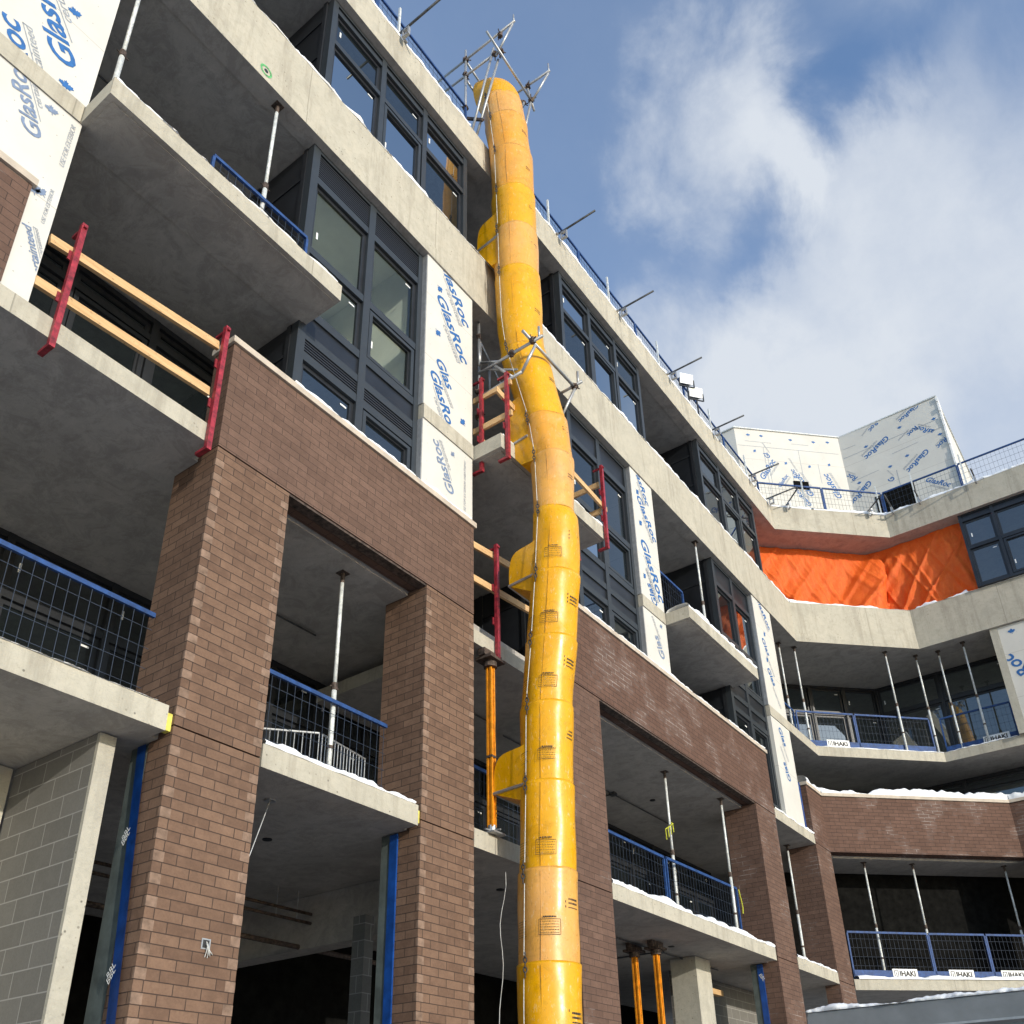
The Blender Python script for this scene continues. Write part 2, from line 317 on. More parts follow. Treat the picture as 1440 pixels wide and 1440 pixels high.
# ------------------------------------------------------------ printed lettering
def textmesh(s,shear=.22,bold=.02):
    cu=bpy.data.curves.new('t','FONT'); cu.body=s; cu.size=1; cu.shear=shear; cu.offset=bold; cu.resolution_u=3; cu.fill_mode='BOTH'
    o=bpy.data.objects.new('t',cu); COL.objects.link(o); dg=bpy.context.evaluated_depsgraph_get(); dg.update()
    me=bpy.data.meshes.new_from_object(o.evaluated_get(dg)); bpy.data.objects.remove(o,do_unlink=True)
    return me
TM={}
def stamp(bm,s,O,U,V,Nn,p0,p1,mode='len',h=None,shear=.22,bold=.02,clip=None):
    """letter s along p0->p1 in the plane (O,U,V); Nn is the outward normal"""
    k=(s,shear,bold)
    if k not in TM: TM[k]=textmesh(s,shear,bold)
    me=TM[k]; xs=[v.co.x for v in me.vertices]; x0,x1=min(xs),max(xs)
    a=Vector(p0);b=Vector(p1);d=(b-a); ln=d.length; d.normalize(); n=Vector((-d.y,d.x)); sx=(ln/(x1-x0) if mode=='len' else mode); sy=sx if h is None else h/.72
    tmp=bmesh.new(); vm=[tmp.verts.new((a.x+d.x*(v.co.x-x0)*sx+n.x*v.co.y*sy, a.y+d.y*(v.co.x-x0)*sx+n.y*v.co.y*sy,0)) for v in me.vertices]
    for f in me.polygons:
        try: tmp.faces.new([vm[i] for i in f.vertices])
        except ValueError: pass
    finish(tmp,bm,O,U,V,Nn,clip)
def finish(tmp,bm,O,U,V,Nn,clip,off=.004):
    if clip:
        for (px,py),(nx,ny) in (((clip[0],0),(-1,0)),((clip[1],0),(1,0)),((0,clip[2]),(0,-1)),((0,clip[3]),(0,1))):
            bmesh.ops.bisect_plane(tmp,geom=tmp.verts[:]+tmp.edges[:]+tmp.faces[:],plane_co=(px,py,0),plane_no=(nx,ny,0),clear_outer=True)
    mp={}
    for v in tmp.verts: mp[v]=bm.verts.new(O+U*v.co.x+V*v.co.y+Nn*off)
    for f in tmp.faces: bm.faces.new([mp[v] for v in f.verts])
    tmp.free()
LEAF=[(0,1),(.12,.72),(.28,.8),(.22,.42),(.48,.62),(.55,.5),(.85,.52),(.78,.3),(.95,.2),(.45,-.1),(.5,-.28),(.06,-.2),(.06,-.62),(-.06,-.62),(-.06,-.2),(-.5,-.28),(-.45,-.1),(-.95,.2),(-.78,.3),(-.85,.52),(-.55,.5),(-.48,.62),(-.22,.42),(-.28,.8),(-.12,.72)]
def leaf(bm,O,U,V,Nn,c,r,ang,clip=None):
    tmp=bmesh.new(); ca,sa=math.cos(ang),math.sin(ang)
    tmp.faces.new([tmp.verts.new((c[0]+(x*ca-y*sa)*r,c[1]+(x*sa+y*ca)*r,0)) for x,y in LEAF]); bmesh.ops.triangulate(tmp,faces=tmp.faces[:])
    finish(tmp,bm,O,U,V,Nn,clip)
def line(bm,O,U,V,Nn,p0,p1,w,clip=None):
    tmp=bmesh.new(); a=Vector(p0);b=Vector(p1);d=(b-a).normalized();n=Vector((-d.y,d.x))*w/2
    tmp.faces.new([tmp.verts.new((*q,0)) for q in (a-n,b-n,b+n,a+n)]); finish(tmp,bm,O,U,V,Nn,clip)
def logos(parent,O,U,V,Nn,items,clip,ink='blue_ink'):
    """items: (p0,p1) runs of board lettering with the small maker's line and a leaf"""
    bm=B(); b2=B()
    for it in items:
        p0,p1=Vector(it[0]),Vector(it[1]); s=it[2] if len(it)>2 else 'GlasRoc'
        d=(p1-p0).normalized(); n=Vector((-d.y,d.x)); ln=(p1-p0).length; hh=ln*.2
        stamp(bm,s,O,U,V,Nn,p0,p1,mode='len' if s=='GlasRoc' or s=='certainteed' else .27,clip=clip)
        line(b2,O,U,V,Nn,p0+d*ln*.25-n*hh*.22,p1-n*hh*.22,hh*.045,clip)
        stamp(b2,'certainteed',O,U,V,Nn,p0+d*ln*.45-n*hh*.62,p1-n*hh*.62,clip=clip,bold=0)
    obj('printed_lettering',bm,ink,parent); obj('small_lettering',b2,'grey_ink',parent)

# ------------------------------------------------------------ ground
bm=B(); bmesh.ops.create_grid(bm,x_segments=40,y_segments=40,size=400)
for v in bm.verts: v.co.z=0
tag(obj('ground',bm,'ground_snow'),None,kind='structure')

# ------------------------------------------------------------ the building
BLD=thing('apartment_building',(10,3,0),'unfinished brick and concrete apartment building with stacked balconies, wrapping round a corner','building')
X0=-4.0
P_ROOF=[(X0,0),(22.0,0),(24.45,-2.5),(24.45,-14)]
P_5=[(X0,0),(22.15,0),(24.65,-2.5),(24.65,-14)]
P_4=[(X0,0),(22.3,0),(24.82,-2.45),(24.82,-14)]
P_B=[(X0,0),(21.85,0),(25.38,-3.54),(25.38,-14)]
# floors
bm=B(); wallrun(bm,P_ROOF,.26,11,17.42,17.9); obj('roof_slab',bm,'soffit_concrete',BLD)
bm=B(); wallrun(bm,P_5,.21,11,13.85,14.1); obj('floor_slab',bm,'soffit_concrete',BLD)
bm=B(); wallrun(bm,P_4,.16,11,10.6,10.85); obj('floor_slab',bm,'soffit_concrete',BLD)
bm=B(); wallrun(bm,P_B,.31,11,7.95,8.17); obj('floor_slab',bm,'soffit_concrete',BLD)
bm=B(); wallrun(bm,P_B,.20,11,4.88,5.11); obj('floor_slab',bm,'soffit_concrete',BLD)
# upstand bands with a lip at the foot
for path,z0,zl,z1 in ((P_ROOF,17.4,17.63,18.2),(P_5,13.83,14.08,15.05)):
    bm=B(); wallrun(bm,path,-.014,.26,z0,zl); obj('concrete_band',bm,'concrete',BLD)
    bm=B(); wallrun(bm,path,0,.22,zl+.003,z1); obj('concrete_band',bm,'concrete',BLD)
# slab edges at the facade line
def edge(x0,x1,z0,z1,y0=0,y1=.16,mat='concrete'):
    bm=B(); box(bm,x0,x1,y0,y1,z0,z1); return obj('slab_edge',bm,mat,BLD)
for a,b_ in ((X0,2.17),(7.2,8.28),(13.28,14.15),(19.22,20.35)): edge(a,b_,10.6,10.85)
for a,b_ in ((X0,4.12),): edge(a,b_,7.95,8.17,0,.31)
edge(8.285,10.495,7.6,7.8,0,2.9)
edge(18.5,20.84,7.95,8.17,0,.31)
for a,b_ in ((X0,4.12),(5.14,7.305),(8.29,10.49),(11.43,17.38),(18.5,20.84)): edge(a,b_,4.88,5.11,0,.20)
# wing slab edges
bm=B(); wallrun(bm,[(20.36,0),(22.3,0),(24.82,-2.45),(24.82,-14)],0,.16,10.6,10.85); obj('slab_edge',bm,'concrete',BLD)
bm=B(); wallrun(bm,[(21.87,-.02),(25.38,-3.54),(25.38,-14)],.02,.2,4.88,5.11); obj('slab_edge',bm,'concrete',BLD)
# cantilevered balconies
def balcony(x0,x1,lab):
    bm=B(); box(bm,x0,x1,-.48,.16,10.6,10.85); bev(bm,.008); tag(obj('balcony_slab',bm,'concrete',BLD),lab)
    bm=B(); box(bm,x0+.06,x1-.06,-.42,.2,10.588,10.598); obj('balcony_soffit',bm,'soffit_concrete',BLD)
balcony(2.18,5.17,'large bare concrete balcony slab'); balcony(8.3,11.13,'concrete balcony slab behind the yellow chute'); balcony(14.17,17.4,'concrete balcony slab thick with snow')
# brick piers
def pier(x0,x1,z0,z1,mat='brick',y1=.68): 
    for za,zb in ((z0,4.95),(4.965,7.99)):
        bm=B(); box(bm,x0,x1,0,y1 if za>4 else .32,za,zb); bm.faces.ensure_lookup_table(); nf=len(bm.faces); k=0; z=.0902*2
        while z<7.9:
            if k%2==0 and z>za and z+.09<zb and mat=='brick':
                for a_,b_ in ((x0-.0012,x0+.098),(x1-.098,x1+.0012)): box(bm,a_,b_,-.0022,.02,z+.004,z+.0862)
            k+=1; z+=.0902
        for q_,f in enumerate(bm.faces): f.material_index=1 if q_>=nf else 0
        obj('brick_pier',bm,mat,BLD).data.materials.append(MATS['header_brick'])
pier(4.19,5.12,0,8); pier(7.35,8.28,0,8); pier(10.5,11.42,0,8,'band_brick'); pier(17.45,18.47,0,8,'band_brick'); pier(20.85,21.85,0,8,'band_brick')
def spandrel(x0,x1,mat,y1=.30,front=-.004):
    bm=B(); box(bm,x0,x1,front,y1,8.005,9.39); obj('brick_parapet',bm,mat,BLD)
    bm=B(); box(bm,x0-.03,x1+.03,-.035,y1+.03,9.39,9.47); bev(bm,.008); obj('coping',bm,'coping_stone',BLD)
spandrel(4.19,8.28,'plain_band_brick'); spandrel(10.5,18.47,'white_joint_brick')
bm=B(); box(bm,X0,1.95,-.02,.3,8.175,9.39); obj('brick_parapet',bm,'band_brick',BLD)
bm=B(); box(bm,X0,1.98,-.05,.33,9.39,9.47); obj('coping',bm,'coping_stone',BLD)
for a,b_ in ((5.12,7.35),(11.42,17.45)):
    bm=B(); box(bm,a+.001,b_-.001,.012,.14,7.975,8.003); obj('steel_lintel',bm,'rusty_steel',BLD)
# brick band of the angled corner, above its pier
bm=B(); wallrun(bm,[(20.85,0),(21.85,0),(25.38,-3.54),(25.38,-14)],0,.3,8.005,9.39); obj('brick_parapet',bm,'white_joint_brick',BLD)
bm=B(); wallrun(bm,[(20.82,0),(21.85,0),(25.38,-3.54),(25.38,-14)],-.035,.33,9.39,9.47); obj('coping',bm,'coping_stone',BLD)
bm=B(); box(bm,25.38,26.1,-4.7,-3.6,0,8); obj('brick_pier',bm,'white_joint_brick',BLD)
# sheathed piers
UY=Vector((1,0,0)); VZ=Vector((0,0,1)); NY=Vector((0,-1,0))
def sheath(x0,x1,z0,z1,lab=None):
    bm=B(); box(bm,x0,x1,.012,.9,z0,z1); o=obj('sheathing_board',bm,'sheathing',BLD); return tag(o,lab) if lab else o
def front(o,items,clip,leaves=(),ink='blue_ink'):
    O=Vector((0,.012,0)); logos(o,O,UY,VZ,NY,items,clip,ink)
    bm=B()
    for c,r_,a_ in leaves: leaf(bm,O,UY,VZ,NY,c,r_,a_,clip)
    if leaves: obj('leaf_mark',bm,ink,o)
    else: bm.free()
b=sheath(X0,2.2,10.86,13.82); front(b,[((2.02,11.24),(1.36,12.26)),((1.93,10.2),(1.42,11.2)),((1.2,11.9),(.6,12.8))],(X0,2.19,10.87,13.8),[((1.97,10.90),.085,.2),((1.85,11.95),.085,.6),((1.36,11.62),.08,.6),((.7,11.3),.08,.6)])
b=sheath(X0,2.2,8.18,10.59); front(b,[((1.92,10.02),(1.56,10.74)),((1.3,9.8),(.9,10.6)),((2.26,8.5),(2.04,8.98),'certainteed')],(X0,2.19,8.2,10.585),[((1.92,10.45),.075,.3),((1.98,9.38),.08,.4),((2.05,9.42),.07,.9)],'faded_ink')
o_=B()
for (x,z0_,z1_) in ((2.155,9.9,10.5),(2.14,9.1,9.55)): stamp(o_,'USE FOR EXTERIOR',Vector((0,.012,0)),UY,VZ,NY,(x,z0_),(x,z1_),bold=0)
obj('small_lettering',o_,'grey_ink',b)
b=sheath(7.2,8.27,10.86,13.82); front(b,[((7.44,13.95),(8.06,13.05)),((7.40,13.15),(8.02,12.25)),((7.42,11.86),(7.86,11.25),'Glas'),((7.30,11.55),(7.75,10.72),'GlasRoc')],(7.21,8.26,10.87,13.81),[((7.47,13.35),.085,-2.2),((7.45,12.42),.085,-2.2),((8.06,11.12),.085,.9)])
b=sheath(7.2,8.27,9.40,10.59); front(b,[((7.88,9.72),(7.50,10.42))],(7.21,8.26,9.41,10.58),[((7.84,10.38),.06,.9)],'faded_ink')
o_=B(); stamp(o_,'USE FOR EXTERIOR SHEATHING',Vector((0,.012,0)),UY,VZ,NY,(8.12,9.55),(8.12,10.45),bold=0); obj('small_lettering',o_,'grey_ink',b)
b=sheath(13.28,14.16,10.86,13.82); front(b,[((13.42,14.0),(13.85,13.2)),((13.45,13.2),(14.02,12.4)),((13.42,12.15),(14.0,11.0)),((13.9,10.9),(13.5,11.5),'Glas')],(13.29,14.15,10.87,13.81),[((13.5,13.35),.09,-2.2),((13.5,12.6),.09,-2.2),((13.45,11.35),.08,-2.2)])
b=sheath(13.28,14.16,9.40,10.59); front(b,[((13.98,9.8),(13.55,10.5),'Glas')],(13.29,14.15,9.41,10.58),[((13.95,10.45),.07,.5)],'faded_ink')
b=sheath(19.22,20.35,10.86,13.82); front(b,[((19.5,13.9),(20.1,13.2)),((19.45,12.7),(20.0,11.9),'Glas'),((19.5,11.9),(20.1,11.1),'Glas')],(19.23,20.34,10.87,13.81),[((19.7,12.95),.09,-2.2),((19.6,12.2),.09,-2.2)])
b=sheath(19.22,20.35,8.18,10.59); front(b,[((19.6,10.4),(20.0,9.7),'Glas'),((19.9,9.2),(19.5,9.9),'Glas')],(19.23,20.34,8.2,10.58))
# metal studs at the board edges
for x,z0,z1 in ((7.2,10.86,13.82),(7.2,9.4,10.59),(13.28,10.86,13.82),(13.28,9.4,10.59),(19.22,10.86,13.82)):
    onebox('edge_angle','galvanized',BLD,x-.012,x-.002,.02,.12,z0,z1)
for k,(x,z0,z1) in enumerate(((20.36,8.2,10.55),)):
    onebox('membrane_strip','blue_membrane',BLD,x,x+.06,.0,.2,z0,9.3)
# wing sheathing at storey four
onebox('concrete_column','rough_concrete',BLD,24.70,25.2,-4.44,-4.26,10.85,13.83)
bm=B(); box(bm,24.72,25.3,-9,-4.445,10.86,13.82); b=obj('sheathing_board',bm,'sheathing',BLD)
Ox=Vector((24.72,0,0)); UX=Vector((0,-1,0)); NX=Vector((-1,0,0))
bm=B(); stamp(bm,'GlasRoc',Ox,UX,VZ,NX,(5.4,11.8),(4.55,13.05),clip=(4.46,9,10.9,13.8)); leaf(bm,Ox,UX,VZ,NX,(4.75,13.6),.10,0); obj('printed_lettering',bm,'blue_ink',b)
# ground storey: block wall, columns and beams
onebox('block_wall','block',BLD,3.80,3.94,.46,1.75,0,4.87)
onebox('concrete_column','rough_concrete',BLD,3.80,3.95,.42,.46,0,4.87)
onebox('concrete_column','rough_concrete',BLD,2.6,3.78,1.75,2.1,0,4.87)
onebox('block_wall','block',BLD,X0,2.6,1.9,2.0,0,4.87)
onebox('concrete_beam','soffit_concrete',BLD,8.6,8.9,.9,7,4.18,4.875)
onebox('block_column','block',BLD,8.1,8.25,1.5,1.7,0,4.3)
onebox('block_column','block',BLD,9.0,9.42,1.15,1.55,0,4.87)
onebox('block_wall','interior_shade',BLD,5.2,8.6,6.2,6.4,0,4.87)  # block wall coloured near-black, standing in for shade
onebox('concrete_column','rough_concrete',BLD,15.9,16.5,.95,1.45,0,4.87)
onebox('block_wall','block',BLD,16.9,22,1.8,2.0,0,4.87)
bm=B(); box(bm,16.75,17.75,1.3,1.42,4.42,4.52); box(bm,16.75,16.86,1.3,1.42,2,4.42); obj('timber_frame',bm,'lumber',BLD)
bm=B(); box(bm,8.9,22.2,4.9,5.1,0,4.87); obj('back_wall','x' and bm,'interior_shade',BLD)
onebox('back_wall','interior_shade',BLD,X0,8.9,8.0,8.2,0,4.87)
for x in (7.35,17.45):
    bm=B(); box(bm,x-.02,x+.10,.322,.43,0,4.86); tag(obj('membrane_strip',bm,'blue_membrane',BLD),'bright blue membrane strip down the back of a brick pier')
    onebox('sheathing_strip','grey_sheathing',BLD,x-.01,x+.5,.432,.56,0,4.87)
bm=B(); a_=[(4.165,.44,4.86),(4.165,.32,4.86),(4.155,.07,2.4),(4.15,.18,2.4)]; c_=[(4.15,.04,.0),(4.15,.15,.0)]
f1=[bm.verts.new(p) for p in a_]+[bm.verts.new(p) for p in c_]; bm.faces.new(f1[:4]); bm.faces.new((f1[3],f1[2],f1[4],f1[5])); bmesh.ops.solidify(bm,geom=bm.faces[:],thickness=.012)
tag(obj('membrane_strip',bm,'blue_membrane',BLD),'torn blue membrane hanging slanted down the side of the nearest pier')
onebox('sheathing_strip','grey_sheathing',BLD,4.19,4.6,.33,.56,0,4.87)
bm=B()
for z,y in ((4.05,.32),(4.01,.315),(2.95,.20),(2.91,.19)): stamp(bm,'BBL',Vector((4.138,0,0)),Vector((0,-1,0)),VZ,Vector((-1,0,0)),(-y-.035,z-.05),(-y+.03,z+.05),bold=0)
for z in (4.6,3.6): stamp(bm,'BBL',Vector((17.43,0,0)),Vector((0,-1,0)),VZ,Vector((-1,0,0)),(-.41,z+.07),(-.34,z-.05),bold=0)
obj('printed_lettering',bm,'white_sign',BLD)
bm=B()
box(bm,4.125,4.186,.03,.10,4.9,5.06); box(bm,7.31,7.347,.02,.1,4.92,5.06); bev(bm,.012); obj('foam_strip',bm,'foam',BLD)
# recess back walls and window walls
def glazed(parent,O,U,Nn,u0,u1,z0,z1,cols,rows,fw_=.07,d=.06,glass='glass',fm='slate_frame',lou=(),spand=(),oper=(),name='window'):
    """window wall in plane O + U*u, z; cols/rows are mullion lines incl. ends"""
    def P(u,n,z): return O+U*u-Nn*n+Vector((0,0,z))
    def pbox(bm,ua,ub,na,nb,za,zb):
        v=[bm.verts.new(P(u,n,z)) for n,u,z in ((na,ua,za),(na,ub,za),(na,ub,zb),(na,ua,zb),(nb,ua,za),(nb,ub,za),(nb,ub,zb),(nb,ua,zb))]
        for f in ((0,1,2,3),(7,6,5,4),(0,4,5,1),(1,5,6,2),(2,6,7,3),(3,7,4,0)): bm.faces.new([v[i] for i in f])
    bm=B()
    for c in cols: pbox(bm,max(u0,c-fw_/2),min(u1,c+fw_/2),0,.12,z0,z1)
    for r_ in rows:
        for a,b_ in zip(cols,cols[1:]):
            pbox(bm,a+fw_/2+.001,b_-fw_/2-.001,.006,.11,max(z0,r_-fw_/2),min(z1,r_+fw_/2))
    w_=obj(name,bm,fm,parent)
    gk=B(); gb=B(); lb=B(); sb=B(); tb=B(); stk=B()
    for i,(a,b_) in enumerate(zip(cols,cols[1:])):
        for j,(c,e) in enumerate(zip(rows,rows[1:])):
            A_,B_,C_,E_=a+fw_/2,b_-fw_/2,c+fw_/2,e-fw_/2
            if (i,j) in lou or ('*',j) in lou:
                k=C_+.01
                while k<E_-.02: pbox(lb,A_,B_,.02,.07,k,k+.022); k+=.042
                pbox(lb,A_,B_,.072,.1,C_,E_); continue
            if (i,j) in spand or ('*',j) in spand: pbox(sb,A_,B_,.03,.08,C_,E_); continue
            g=.06  # strip width: gasket plus the deep frame shadow, both in black
            if (i,j) in oper or ('*',j) in oper:
                pbox(tb,A_+.02,B_-.02,.012,.075,C_+.02,C_+.075); pbox(tb,A_+.02,B_-.02,.012,.075,E_-.075,E_-.02)
                pbox(tb,A_+.02,A_+.075,.012,.075,C_+.0755,E_-.0755); pbox(tb,B_-.075,B_-.02,.012,.075,C_+.0755,E_-.0755); g=.10
            for (p,q,r1,r2) in ((A_,B_,C_,C_+g),(A_,B_,E_-g,E_),(A_,A_+g,C_+g,E_-g),(B_-g,B_,C_+g,E_-g)): pbox(gk,p,q,.052,.09,r1,r2)
            v=[gb.verts.new(P(*q)) for q in ((A_+g,d+.01,C_+g),(B_-g,d+.01,C_+g),(B_-g,d+.01,E_-g),(A_+g,d+.01,E_-g))]; gb.faces.new(v)
            if (i+j)%2==0: pbox(stk,B_-.20,B_-.10,.064,.066,E_-.16,E_-.135)
            else: pbox(stk,A_+.12,A_+.15,.064,.066,C_+.3,C_+.42)
    for n_,q,mm in (('sticker',stk,'white_sign'),('gasket_shade',gk,'black_frame'),('glass_pane',gb,glass),('louver',lb,'louver'),('spandrel_panel',sb,'dark_panel'),('sash',tb,fm)):
        if len(q.faces): obj(n_,q,mm,w_)
        else: q.free()
    return w_
OY=Vector((0,.10,0))
Z4=(10.87,11.88,13.22,13.82)
def bay(x0,x1,xm,lou,glass='glass'):
    glazed(BLD,OY,UY,NY,x0,x1,10.86,13.83,[x0+.06]+xm+[x1-.04],list(Z4),glass=glass,lou=[('*',2)] if lou else [],spand=[] if lou else [('*',2)],oper=[(len(xm),0)],fw_=.12)
    glazed(BLD,OY,UY,NY,x0+.08,x1,8.2,10.86,[x0+.14]+xm+[x1-.04],[8.25,10.12,10.45,10.86],lou=[('*',1)] if lou else [],spand=[('*',2)]+([] if lou else [('*',1)]),oper=[(len(xm),0)],fw_=.12)
bay(4.98,7.2,[6.12],True,'clear_glass'); bay(11.13,13.28,[12.2],False); bay(17.15,19.22,[18.2],False)
def top(x0,x1,xm):
    glazed(BLD,OY,UY,NY,x0,x1,15.06,17.42,[x0+.07]+xm+[x1-.07],[15.1,16.42,17.2,17.38],spand=[('*',2)],oper=[(1,0)],fw_=.10)
top(5.0,8.26,[6.14,7.13]); top(11.13,14.4,[12.26,13.3]); top(17.25,20.72,[18.5,19.62]); top(-1.5,2.0,[-.3,.9])
glazed(BLD,Vector((24.55,0,0)),UX,NX,4.30,9.5,15.06,17.42,[4.34,5.15,6.2,7.3,8.4,9.5],[15.1,16.3,17.2,17.38],spand=[('*',2)],oper=[(1,0)],fw_=.08,fm='dark_panel')
# cheek walls of the projecting window boxes (dark panels with ribs)
def cheek(x,z0,z1,y0=.225,y1=2.9):
    bm=B(); box(bm,x,x+.06,y0,y1,z0,z1); o=obj('cheek_wall',bm,'dark_panel',BLD)
    bm=B()
    for z in (z0+.1,z0+(z1-z0)*.42,z0+(z1-z0)*.8): box(bm,x-.015,x-.001,y0+.1,y1,z,z+.05)
    for y in (y0,1.2,2.1): box(bm,x-.02,x-.001,y,y+.07,z0,z1)
    obj('panel_rib',bm,'black_frame',o)
for x in (4.99,11.14,17.16): cheek(x,10.86,13.83)
for x in (5.07,11.22,17.24): cheek(x,8.2,10.58)
for x in (5.01,11.14,17.26): cheek(x,15.06,17.41)
def recess(x0,x1,z0,z1,n,y=2.9,glass='glass'):
    cs=[x0+(x1-x0)*i/n for i in range(n+1)]
    glazed(BLD,Vector((0,y,0)),UY,NY,x0,x1,z0,z1,cs,[z0+.03,z0+2.1,z1-.03],fm='black_frame',glass=glass,fw_=.09,oper=[(1,0)])
for z0,z1 in ((5.11,7.95),): 
    for x0,x1,n in ((X0,5.0,7),(5.0,8.3,4),(8.3,11.4,3),(11.4,17.5,6),(17.5,21.5,4)): recess(x0,x1,z0,z1,n)
for x0,x1,n in ((2.2,5.05,3),(8.28,11.2,3),(14.16,17.2,3),(20.35,23,2)): recess(x0,x1,10.86,13.84,n)
recess(2.0,5.1,8.18,10.59,3,y=1.44)
for x0,x1,n in ((8.28,11.2,3),(14.16,17.2,3)): recess(x0,x1,8.18,10.59,n)
for x0,x1,n in ((2.0,5.0,3),(8.26,11.1,3),(14.4,17.2,3)): recess(x0,x1,15.06,17.42,n)
onebox('side_wall','soffit_concrete',BLD,14.42,14.5,.23,2.9,15.06,17.41); 
# dark rooms behind the glass
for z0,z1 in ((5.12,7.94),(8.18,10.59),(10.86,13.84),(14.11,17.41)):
    onebox('partition_wall','interior_shade',BLD,X0,30,5.6,5.7,z0,z1)
    for x in (7.3,8.32,13.4,14.3,19.3): onebox('partition_wall','interior_shade',BLD,x,x+.08,3.0,5.6,z0,z1)
onebox('partition_wall','drywall',BLD,5.1,7.15,2.2,2.28,10.86,13.84); onebox('ceiling_board','drywall',BLD,5.08,7.15,.24,2.2,13.74,13.84); onebox('bounce_floor','drywall',BLD,5.08,7.09,.24,2.19,10.86,10.88); onebox('partition_wall','drywall',BLD,5.062,5.075,.3,2.19,10.89,13.73); onebox('partition_wall','drywall',BLD,7.1,7.17,.3,2.2,10.87,13.73)  # white floor sheet and side walls added to bounce sun through the room
# recess walls of the wing
Q45=Vector((1,-1,0)).normalized(); N45=Vector((-1,-1,0)).normalized()
def wingwall(c,z0,z1,L_=3.6,right=25.0):
    # plane x+y=c starting near the main facade
    O=Vector((c-2.9,2.9,0)); n=5; glazed(BLD,O,Q45,N45,0,5.2,z0,z1,[5.2*i/n for i in range(n+1)],[z0+.03,z0+2.1,z1-.03],fm='black_frame',fw_=.09)
    e=O+Q45*5.2; glazed(BLD,Vector((e.x,0,0)),UX,NX,-e.y,8.5,z0,z1,[-e.y,2.5,4.3,6,8.5],[z0+.03,z0+2.1,z1-.03],fm='black_frame',fw_=.09)
wingwall(25.6,10.86,13.84); bm=B(); prism(bm,[(21.9,2.2),(22.1,2.2),(29.0,-4.7),(29.0,-12),(28.8,-12),(28.8,-4.8)],5.11,7.95); obj('back_wall',bm,'interior_shade',BLD); wingwall(25.6,8.2,10.58)  # near-black back wall carries the shade of the deep bay in its colour

# roof-top plant room clad in boards
PEN=thing('rooftop_penthouse',(27,0,17.9),'white board-clad penthouse with leaf marks standing on the roof corner','penthouse')
bm=B(); prism(bm,[(23.45,1.14),(26.0,-1.41),(26.0,-4.5),(31,-4.5),(31,5),(23.45,5)],17.9,22.8); PB=obj('sheathing_board',bm,'sheathing',PEN)
bm=B(); prism(bm,[(23.40,1.13),(26.0,-1.46),(25.96,-4.54),(31,-4.54),(31,5),(23.4,5)],22.8,22.84); obj('roof_edge',bm,'white_steel',PEN)
O45=Vector((23.45,1.14,0)); cl=(.03,3.55,18,22.75)
sc=[((.75,20.75),(1.25,21.55)),((1.25,20.5),(1.6,21.0)),((1.95,20.95),(1.65,21.7),'Roc'),((2.35,20.3),(1.95,21.15)),((3.3,20.3),(2.95,21.25)),((1.1,21.7),(.85,22.25),'Gl'),((2.2,19.9),(1.8,20.5))]
def pl(items,O,U,Nn,clip,lv,ln):
    bm=B(); b2=B()
    for it in items: stamp(bm,it[2] if len(it)>2 else 'GlasRoc',O,U,VZ,Nn,it[0],it[1],mode='len' if len(it)<3 or it[2]=='GlasRoc' else .235,clip=clip)
    for it in items:
        p0,p1=Vector(it[0]),Vector(it[1]); d=(p1-p0); n=Vector((-d.y,d.x))*.14; stamp(b2,'certainteed',O,U,VZ,Nn,p0+d*.3-n,p1-n,clip=clip,bold=0)
    for c,a in lv: leaf(bm,O,U,VZ,Nn,c,.075,a,clip)
    for p0,p1 in ln: line(b2,O,U,VZ,Nn,p0,p1,.014,clip)
    obj('printed_lettering',bm,'blue_ink',PB); obj('small_lettering',b2,'grey_ink',PB)
pl(sc,O45,Q45,N45,cl,[((.45,22.55),0),((.9,22.55),0),((1.9,22.5),0),((2.7,22.5),0),((3.2,22.55),0),((.6,21.9),1),((1.6,21.5),1),((2.4,21.45),1),((3.1,21.6),1)],[((.3,22.3),(1.2,22.3)),((0,22.1),(3.5,22.1)),((1.9,22.35),(2.5,22.35)),((1.0,20.6),(1.0,21.9)),((1.75,20.6),(1.75,21.3)),((2.7,20.8),(2.7,21.6)),((.9,19),(.9,22.1)),((2.1,19),(2.1,22.1))])
# wall facing the courtyard: u runs to -Y
ic=[((2.02,20.72),(1.32,20.15)),((2.85,22.12),(2.05,21.65)),((3.85,21.05),(3.15,20.55)),((3.75,22.05),(3.2,21.7),'Roc'),((4.25,21.6),(3.8,22.0),'asRoc'),((1.75,21.0),(1.42,21.35),'Roc'),((2.65,22.85),(2.2,22.45),'Roc'),((3.95,22.85),(3.3,22.5)),((4.45,21.2),(4.15,21.0),'Roc'),((3.6,19.9),(4.2,19.4),'GlasRoc'),((2.3,19.5),(1.7,19.0)),((2.8,20.4),(2.6,20.8),'G'),((3.2,19.2),(3.9,18.6))]
pl(ic,Vector((26,0,0)),UX,NX,(1.43,4.48,18,22.75),[((1.75,20.75),0),((2.2,22.0),0),((3.3,22.2),0),((3.3,21.05),0),((4.3,22.0),0),((4.35,21.35),0),((2.75,20.9),0)],[((1.5,20.9),(2.4,20.95)),((2.9,21.35),(3.7,21.4)),((4.0,21.6),(4.45,21.6)),((1.5,22.25),(1.9,22.25)),((2.9,20.0),(2.9,20.7)),((1.45,21.9),(4.4,21.95))])
bm=B(); box(bm,25.985,26.02,-3.28,-2.1,18.3,20.02); obj('opening',bm,'interior_shade',PEN); bm=B(); p=O45+Q45*1.72; q=O45+Q45*2.22
prism(bm,[(p.x-.02,p.y-.02),(q.x-.02,q.y-.02),(q.x+.05,q.y+.05),(p.x+.05,p.y+.05)],20.5,20.8); obj('opening',bm,'interior_shade',PEN)
bm=B()
